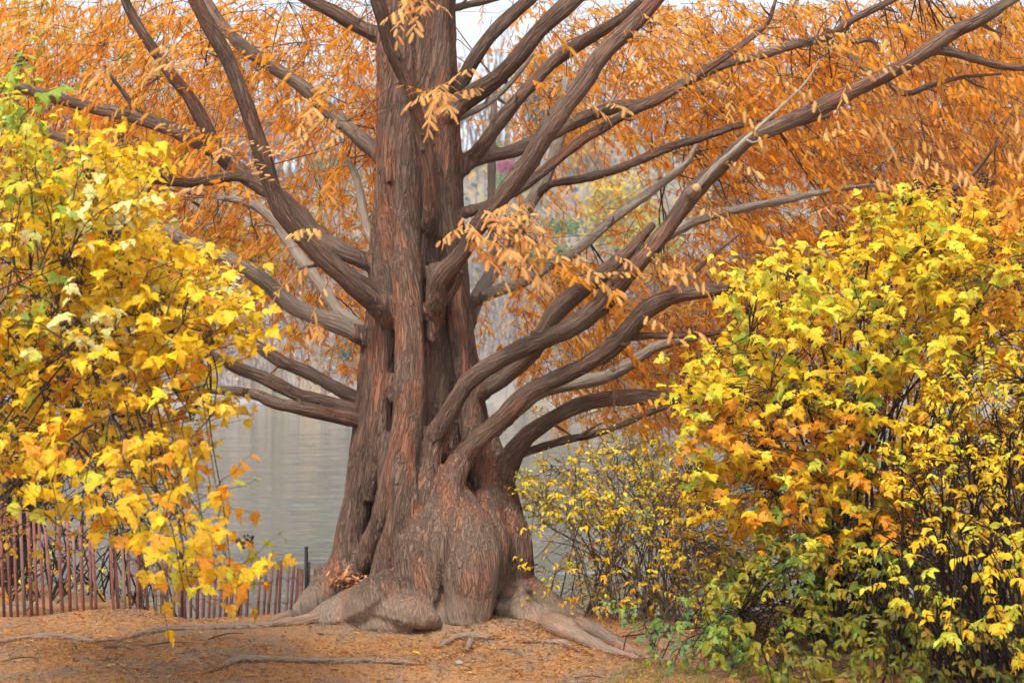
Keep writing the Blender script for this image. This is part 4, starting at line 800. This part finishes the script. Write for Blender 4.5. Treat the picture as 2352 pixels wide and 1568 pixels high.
# ------------------------------------------------------------------ litter on the ground
def scatter_ground(n, rnd, y0=10.2, y1=14.6, x0=-4.2, x1=3.4):
    x = rnd.uniform(x0, x1, n); y = rnd.uniform(y0, y1, n); return np.stack([x, y, ground_z(x, y)], 1)
rl = np.random.default_rng(55)
n = 52000; p = scatter_ground(n, rl); keep = (np.sin(p[:, 0] * 1.7 + 2 * np.sin(p[:, 1] * 1.1)) + np.sin(p[:, 1] * 2.9 + p[:, 0]) + rl.normal(0, .9, n)) > -.7; p = p[keep]; n = len(p)
a = rl.uniform(0, 6.28, n); d = np.stack([np.cos(a), np.sin(a), rl.normal(0, .15, n)], 1); up = np.array([0, 0, 1.]) + rl.normal(0, .3, (n, 3))
p[:, 2] += .004 + rl.random(n) * .006
rp, rr_ = np.concatenate([c for c, _ in ROOT_LINES]), np.concatenate([r for _, r in ROOT_LINES]); qi = rl.integers(0, len(rp), 7000); e = rp[qi].copy(); oa = rl.uniform(0, 6.28, 7000); od = rr_[qi] * rl.uniform(.75, 1.35, 7000) + .01
e[:, 0] += np.cos(oa) * od; e[:, 1] += np.sin(oa) * od; e[:, 2] = ground_z(e[:, 0], e[:, 1]) + .006 + .02 * rl.random(7000) ** 2; p = np.vstack([p, e]); n = len(p)
a = rl.uniform(0, 6.28, n); d = np.stack([np.cos(a), np.sin(a), rl.normal(0, .15, n)], 1); up = np.array([0, 0, 1.]) + rl.normal(0, .3, (n, 3))
nv = np.array([(0, -.07, 0), (0, .07, 0), (.5, .14, .06), (.5, -.14, .06), (1, 0, 0)], float); ntri = np.array([(0, 1, 2), (0, 2, 3), (3, 2, 4)])
pal = np.array([(.52, .22, .055), (.60, .31, .10), (.34, .13, .045), (.20, .11, .06), (.44, .30, .18), (.66, .40, .16)]); tint = pal[rl.integers(0, 6, n)] * rl.uniform(.8, 1.15, (n, 1))
V, T, C = place(nv, ntri, p, d, up, rl.uniform(.014, .05, n), tint); lit = obj('needle_litter', V, T, None, M_FROND, tint=C, smooth=False)
tag(lit, 'rust orange fallen needles strewn over the bare soil', 'needles', kind='stuff')
# fallen leaves that can be picked out, each a thing
n = 90; p = scatter_ground(n, rl, 10.4, 13.5, -3.6, 1.8); lv, lt = OVAL
for q in range(n):
    tq = np.array([(.62, .34, .06), (.50, .16, .04), (.60, .45, .22), (.30, .13, .06), (.7, .46, .03)][rl.integers(0, 5)]); sz = rl.uniform(.035, .075); a = rl.uniform(0, 6.28)
    vv = lv * np.array([1, rl.uniform(.8, 1.2), 1]); vv[:, 2] = rl.uniform(.2, .6) * np.abs(vv[:, 1]) + .10 * np.sin(vv[:, 0] * 4 + a) + .05
    o = bpy.data.objects.new('fallen_leaf', raw_mesh('fallen_leaf', vv * sz, lt, tint=np.tile(tq, (len(vv), 1)), mats=[M_LEAF])); COL.objects.link(o)
    o.location = tuple(p[q] + np.array([0, 0, .006])); o.rotation_euler = (rl.normal(0, .15), rl.normal(0, .15), a)
    tag(o, 'single dry curled leaf lying on the orange needle litter', 'leaf', 'dry leaves scattered on the soil')
# twigs on the ground
for q, (x0, y0, x1, y1, r, lab) in enumerate(((225, 1462, 300, 1476, .007, 'grey stick near the left surface root'), (240, 1486, 310, 1488, .008, 'dark straight stick lying left of the front root'), (330, 1480, 450, 1483, .006, 'long thin stick above the front surface root'),
        (480, 1476, 560, 1458, .006, 'slanting thin stick below the flat left root'), (5, 1518, 90, 1514, .007, 'thin stick at the lower left edge of the soil'), (1150, 1490, 1200, 1500, .006, 'short brown stick right of the forked small root'),
        (1320, 1545, 1390, 1550, .007, 'thin dark stick beside the grass patch'), (655, 1430, 690, 1446, .006, 'pale stick leaning on the left root flare'))):
    a, b = G(x0, y0, .01), G(x1, y1, .01); a[2] = float(ground_z(a[0], a[1])) + .012; b[2] = float(ground_z(b[0], b[1])) + .012; mid2 = (a + b) / 2 + np.array([0, .02, .015])
    V, T, Q, bk = tube([a, mid2, b], [r, r * .9, r * .4], 6, .04, .1, seed=q); o = obj('fallen_stick', V, T, Q, M_TWIG, bk=bk, pale=.4); tag(o, lab, 'stick', 'sticks on the soil')
# pebble
def blob(c, r, seed, name, mat, flat=.6, sub=3, parent=None):
    bm = __import__('bmesh').new(); __import__('bmesh').ops.create_icosphere(bm, subdivisions=sub, radius=1.0)
    V = np.array([v.co[:] for v in bm.verts]); T = np.array([[v.index for v in f.verts] for f in bm.faces]); bm.free()
    k = np.array([1 + .3 * mnoise.noise(Vector(v * 1.3) + Vector((seed, 0, 0))) + .12 * mnoise.noise(Vector(v * 3.1) + Vector((0, seed, 0))) for v in V])
    V = V * k[:, None] * np.array([r, r * .9, r * flat]) + np.array(c); return obj(name, V, T, None, mat, parent)
g = G(1055, 1532, .0); tag(blob((g[0], g[1], float(ground_z(g[0], g[1])) + .012), .028, 3, 'pebble', M_STONE), 'small grey pebble on the soil below the forked root', 'pebble')
# bark chips caught between the root flares
chips = empty('bark_chip_pile', tuple(P(790, 1335, 13.1)), 'heap of red orange bark flakes caught between the left roots', 'bark chips')
rc_ = np.random.default_rng(77)
cm, N, L = mat_new('bark_flake'); oi = N.new('ShaderNodeObjectInfo'); finish(N, L, ramp(N, L, oi.outputs['Random'], [(0, (.30, .07, .04)), (.35, (.50, .17, .06)), (.7, (.62, .30, .12)), (1, (.40, .22, .14))]), .8)
tb_ = MB(); tb_.box((0, 0, 0), (.035, .011, .0035)); tb_.V[0][[0, 1]] *= .75
chip_me = raw_mesh('chip', tb_.V[0], None, tb_.Q[0], mats=[cm], smooth=False)
cl = np.array(chips.location)
tree_v = None
for q in range(130):
    u = rc_.random(); fx_, fy_ = 768 + u * 118 + rc_.normal(0, 9), 1322 + u * 34 + rc_.normal(0, 10)
    o = bpy.data.objects.new('chip', chip_me); COL.objects.link(o); o.parent = chips
    o.location = tuple(P(fx_, fy_, front(fx_, fy_, 20, .9) - .15 - .12 * rc_.random()) - cl); o.rotation_euler = tuple(rc_.normal(0, .5, 3) + np.array([0, -.4, rc_.uniform(0, 3)])); s_ = rc_.uniform(.5, 1.3); o.scale = (s_, s_, s_)
# grass
n = 2400; ga = sample_poly([(1380, 1568), (1440, 1530), (1500, 1505), (1620, 1530), (1660, 1600), (1400, 1620)], n, rl); gp = np.array([G(x, y) for x, y in ga]); gp[:, 2] = ground_z(gp[:, 0], gp[:, 1])
a = rl.uniform(0, 6.28, n); d = np.stack([np.cos(a) * .5, np.sin(a) * .5, np.full(n, 1.)], 1); bl = np.array([(0, -.06, 0), (0, .06, 0), (.55, .045, -.04), (.55, -.045, -.04), (1, 0, -.2)], float)
V, T, C = place(bl, ntri, gp, d, np.stack([-np.sin(a), np.cos(a), np.zeros(n)], 1), rl.uniform(.015, .045, n), np.array([(.14, .2, .03), (.24, .26, .05), (.4, .3, .10)])[rl.integers(0, 3, n)])
gr = obj('grass', V, T, None, M_LEAF, tint=C, smooth=False); tag(gr, 'short green grass tuft patch at the lower right of the soil', 'grass', kind='stuff')

# ------------------------------------------------------------------ far bank
rb_ = np.random.default_rng(99)
def far_cloud(n, x, y, h0, h1, size, pal, rnd, pw=1.0):
    X = rnd.uniform(*x, n); Y = rnd.uniform(*y, n); Z = ground_z(X, Y) + h0 + (h1 - h0) * rnd.random(n) ** pw
    p = np.stack([X, Y, Z], 1); pal = np.array(pal); t = pal[rnd.integers(0, len(pal), n)] * rnd.uniform(.75, 1.2, (n, 1)); return p, rnd.normal(0, 1, (n, 3)), rnd.normal(0, 1, (n, 3)), rnd.uniform(*size, n), np.clip(t, 0, .85)
fl = np.array([(0, -.3, 0), (0, .3, 0), (.5, .42, .1), (.5, -.42, .1), (1, 0, 0)], float)
def far_mass(name, label, cat, clouds, sticks, kind='stuff'):
    p, d, u, s, t = (np.concatenate([c[i] for c in clouds]) for i in range(5)); V, T, C = place(fl, ntri, p, d, u, s, t)
    mbx = MB(); mbx.add(V, T, tint=C)
    for (n, x, y, hl, r, cols) in sticks:
        X = rb_.uniform(*x, n); Y = rb_.uniform(*y, n); A = np.stack([X, Y, ground_z(X, Y) - .2], 1); hh = rb_.uniform(*hl, n); B = A + np.stack([rb_.normal(0, .16, n) * hh, rb_.normal(0, .1, n) * hh, hh], 1)
        V, Q = twigs_mesh(A, B, rb_.uniform(*r, n), np.full(n, r[0] * .5), np.zeros(n), rb_); c = np.repeat(np.array(cols)[rb_.integers(0, len(cols), n)], 15, axis=0); mbx.add(V, None, Q, tint=c)
    return tag(mbx.build(name, M_FAR, smooth=False, tint=True), label, cat, kind=kind)
PUR = [(.20, .155, .17), (.26, .21, .22), (.15, .12, .14), (.30, .25, .22)]
far_mass('far_thicket', 'grey purple bare thicket with yellow leaf specks along the far shore', 'thicket', [
    far_cloud(15000, (-75, 75), (170.5, 206), .1, 4.2, (.18, .5), [(.66, .42, .08), (.68, .28, .04), (.26, .20, .26), (.42, .32, .24), (.20, .17, .24), (.5, .36, .18), (.30, .26, .32)], rb_, .9)],
    [(5200, (-78, 78), (170.5, 206), (2.0, 6.5), (.03, .09), PUR)])
far_mass('far_hillside_brush', 'mixed green, tan and yellow brush covering the far hillside', 'brush', [
    far_cloud(12000, (-85, 85), (196, 245), .1, 3.0, (.3, .8), [(.10, .24, .16), (.18, .33, .10), (.62, .44, .08), (.26, .28, .36), (.50, .40, .28), (.70, .44, .05), (.12, .24, .28), (.68, .30, .05)], rb_, 1.3)],
    [(900, (-85, 85), (200, 245), (3, 9), (.05, .14), PUR + [(.4, .36, .36)])])
far_mass('far_wood', 'hazy bare and rusty woodland on top of the far hill', 'wood', [
    far_cloud(9000, (-110, 110), (240, 300), 2, 15, (.3, .9), [(.55, .25, .06), (.6, .36, .1), (.45, .2, .1), (.35, .33, .2), (.3, .26, .25)], rb_)],
    [(900, (-110, 110), (236, 300), (8, 19), (.10, .26), PUR)])
def far_plant(name, label, cat, fx, fy, Y, rx, rz, n, size, pal, trunk=True, cone=False, seed=1):
    rnd = np.random.default_rng(seed); c = P(fx, fy, Y); gz = float(ground_z(c[0], c[1])); r_ = empty(name, (c[0], c[1], gz), label, cat)
    q = unit(rnd.normal(0, 1, (n, 3))) * (rnd.random((n, 1)) ** .45); q[:, 2] = np.clip(q[:, 2], -.9, 1)
    lumps = 1 + .28 * np.sin(q[:, 0] * 5 + seed) * np.cos(q[:, 2] * 4 + q[:, 1] * 3); q *= lumps[:, None]
    if cone: q[:, :2] *= (1 - .5 * (q[:, 2:3] + 1)) * 1.2 + .08
    pp = c + q * np.array([rx, rx, rz]); pp[:, 2] = np.maximum(pp[:, 2], gz + .1)
    pal = np.array(pal); t = np.clip(pal[rnd.integers(0, len(pal), n)] * rnd.uniform(.75, 1.2, (n, 1)), 0, .85)
    V, T, C = place(fl, ntri, pp, rnd.normal(0, 1, (n, 3)), rnd.normal(0, 1, (n, 3)), rnd.uniform(*size, n), t); obj('crown' if cat == 'tree' else 'foliage', V, T, None, M_FAR, r_, tint=C, smooth=False)
    if trunk:
        V, T, Q, bk = tube([(c[0], c[1], gz - .3), (c[0] + .1, c[1], (gz + c[2]) / 2), (c[0], c[1], c[2] + rz * .6)], [rx * .07 + .06, rx * .05 + .05, .03], 7, .6, .05); obj('trunk', V, T, Q, M_TWIG, r_, bk=bk, pale=.3)
YT = [(.72, .50, .04), (.62, .48, .05), (.5, .45, .06), (.74, .44, .03)]; EV = [(.05, .13, .10), (.08, .18, .12), (.06, .12, .12)]; GS = [(.16, .27, .07), (.24, .34, .09), (.12, .22, .10)]
for i_, a in enumerate((
    ('far_tree', 'golden yellow rounded tree on the far bank right of the trunk', 'tree', 1415, 490, 196, 4.2, 5.0, 1500, (.3, .7), YT),
    ('far_tree', 'smaller orange yellow tree on the far bank among the right boughs', 'tree', 1330, 330, 236, 4.0, 4.6, 1100, (.3, .7), [(.74, .4, .03), (.7, .3, .03), (.7, .5, .05)]),
    ('far_tree', 'olive yellow tree on the far bank at the foot of the golden one', 'tree', 1500, 560, 188, 3.4, 2.8, 900, (.3, .6), [(.45, .42, .06), (.55, .45, .05), (.3, .33, .08)]),
    ('far_shrub', 'magenta leaved shrub on the far hillside close right of the trunk', 'shrub', 1164, 388, 226, 1.7, 1.1, 420, (.2, .45), [(.48, .05, .16), (.55, .08, .22), (.38, .04, .12)]),
    ('far_shrub', 'green rounded shrub above the magenta shrub on the far hill', 'shrub', 1150, 345, 236, 2.8, 1.3, 420, (.25, .5), GS),
    ('far_shrub', 'green rounded shrub below the magenta shrub on the far hill', 'shrub', 1170, 415, 220, 2.4, 1.1, 420, (.25, .5), GS),
    ('far_shrub', 'green low shrub by the pale leaning limb on the far slope', 'shrub', 1290, 522, 200, 2.6, 1.0, 420, (.25, .5), GS),
    ('far_shrub', 'blue green clipped hedge left of the trunk on the far hill', 'hedge', 766, 378, 226, 3.4, .9, 600, (.2, .45), [(.07, .17, .14), (.12, .24, .14), (.2, .3, .08)]),
    ('far_shrub', 'dark teal evergreen shrub in the thicket left of the trunk', 'shrub', 748, 712, 178, 1.6, 1.5, 420, (.2, .45), EV),
    ('far_shrub', 'dark evergreen shrub lower in the thicket close to the trunk', 'shrub', 800, 800, 175, 1.2, 1.2, 360, (.2, .4), EV),
    ('far_shrub', 'wide green shrub bank below the golden far tree', 'shrub', 1245, 580, 190, 3.6, 1.2, 600, (.25, .5), GS))):
    far_plant(*a, trunk=a[2] == 'tree', seed=i_ + 3)
for i_, (fx_, fy_, Y_, rx_, rz_, lab) in enumerate(((1660, 440, 222, 2.6, 7.5, 'tall blue green conifer on the far hill at mid right'), (1720, 560, 198, 2.4, 6.0, 'shorter blue green conifer right of the far golden tree'), (1230, 230, 250, 2.6, 7.0, 'blue green conifer on the skyline right of the trunk'),
        (2010, 300, 240, 3.0, 8.0, 'blue conifer far behind the orange boughs at right'), (2270, 420, 215, 3.0, 8.0, 'blue conifer behind the orange curtain at the right edge'))):
    far_plant('far_conifer', lab, 'conifer', fx_, fy_, Y_, rx_, rz_, 1200, (.3, .7), [(.07, .15, .15), (.10, .19, .19), (.08, .13, .16)], True, True, 40 + i_)
# house on the hill
hY = 232.0; hx0, hx1 = P(505, 0, hY)[0], P(705, 0, hY)[0]; hz0 = P(0, 412, hY)[2]; hz1 = P(0, 282, hY)[2]; hzm = (hz0 + hz1) / 2 - .1
house = empty('glass_house', ((hx0 + hx1) / 2, hY, hz0), 'two storey house with wooden posts and pale glazing on the far left hill', 'house')
M_HW = flat_material('house_wood', (.42, .22, .14), (.55, .32, .22), 3); M_HB = flat_material('house_slab', (.55, .42, .40), (.65, .52, .48), 2); M_HR = flat_material('house_roof', (.2, .18, .2), (.3, .27, .28), 2)
def pane_mat(nm, c):
    m, N, L = mat_new(nm); finish(N, L, c, .12, None, spec=.5); return m
PM = [pane_mat('glass_pale', (.62, .72, .74)), pane_mat('glass_blue', (.16, .24, .36)), pane_mat('glass_mid', (.40, .50, .58))]
cxh = (hx0 + hx1) / 2; hw = (hx1 - hx0) / 2
b_ = MB(); b_.box((cxh, hY + 4, (hz0 + hz1) / 2 - 2), (hw, 3.8, (hz1 - hz0) / 2 + 2)); b_.build('wall', M_HB, house, smooth=False)
b_ = MB(); b_.box((cxh, hY + 3.6, hz1 + .25), (hw + .8, 4.6, .22)); b_.build('roof', M_HR, house, smooth=False)
for zz in (hz0 - .12, hzm): b_ = MB(); b_.box((cxh, hY + .0, zz), (hw + .1, .45, .16)); b_.build('floor_slab', M_HB, house, smooth=False)
nb = 10; bw = (hx1 - hx0) / nb; rh = np.random.default_rng(5)
for k in range(nb + 1): b_ = MB(); b_.box((hx0 + k * bw, hY - .1, (hz0 + hz1) / 2), (.11, .14, (hz1 - hz0) / 2 + .02)); b_.build('post', M_HW, house, smooth=False)
for k in range(nb):
    for z0_, z1_ in ((hz0 + .1, hzm - .2), (hzm + .2, hz1 - .02)):
        b_ = MB(); b_.box((hx0 + (k + .5) * bw, hY + .12, (z0_ + z1_) / 2), (bw / 2 - .13, .03, (z1_ - z0_) / 2)); b_.build('pane', PM[rh.integers(0, 3)], house, smooth=False)
# shoreline rocks and a bleached log
for q, (fx_, w_) in enumerate(((562, 1.1), (600, .7), (668, .6), (742, .8), (790, .6), (1120, .7), (1275, .9), (1330, .6), (1402, 1.0))):
    c = P(fx_, 0, 170.2); o = blob((c[0], 170.2, WZ + .1), w_, q + 1.5, 'shore_rock', M_STONE, .55, 2)
    tag(o, 'pale rock at the waterline of the far shore', 'rock', 'rocks along the far waterline')

# ------------------------------------------------------------------ pale autumn air over the pond
hz = MB(); hz.box((0, 250, 30), (700, 330, 37)); hb = obj('haze', np.concatenate(hz.V), None, np.concatenate(hz.Q)); tag(hb, kind='stuff')
m, N, L = mat_new('haze'); pv = N.new('ShaderNodeVolumePrincipled'); pv.inputs['Density'].default_value = .0008; pv.inputs['Color'].default_value = (.80, .88, 1, 1); pv.inputs['Anisotropy'].default_value = .2
o_ = N.new('ShaderNodeOutputMaterial'); L.new(pv.outputs[0], o_.inputs['Volume']); hb.data.materials.append(m)
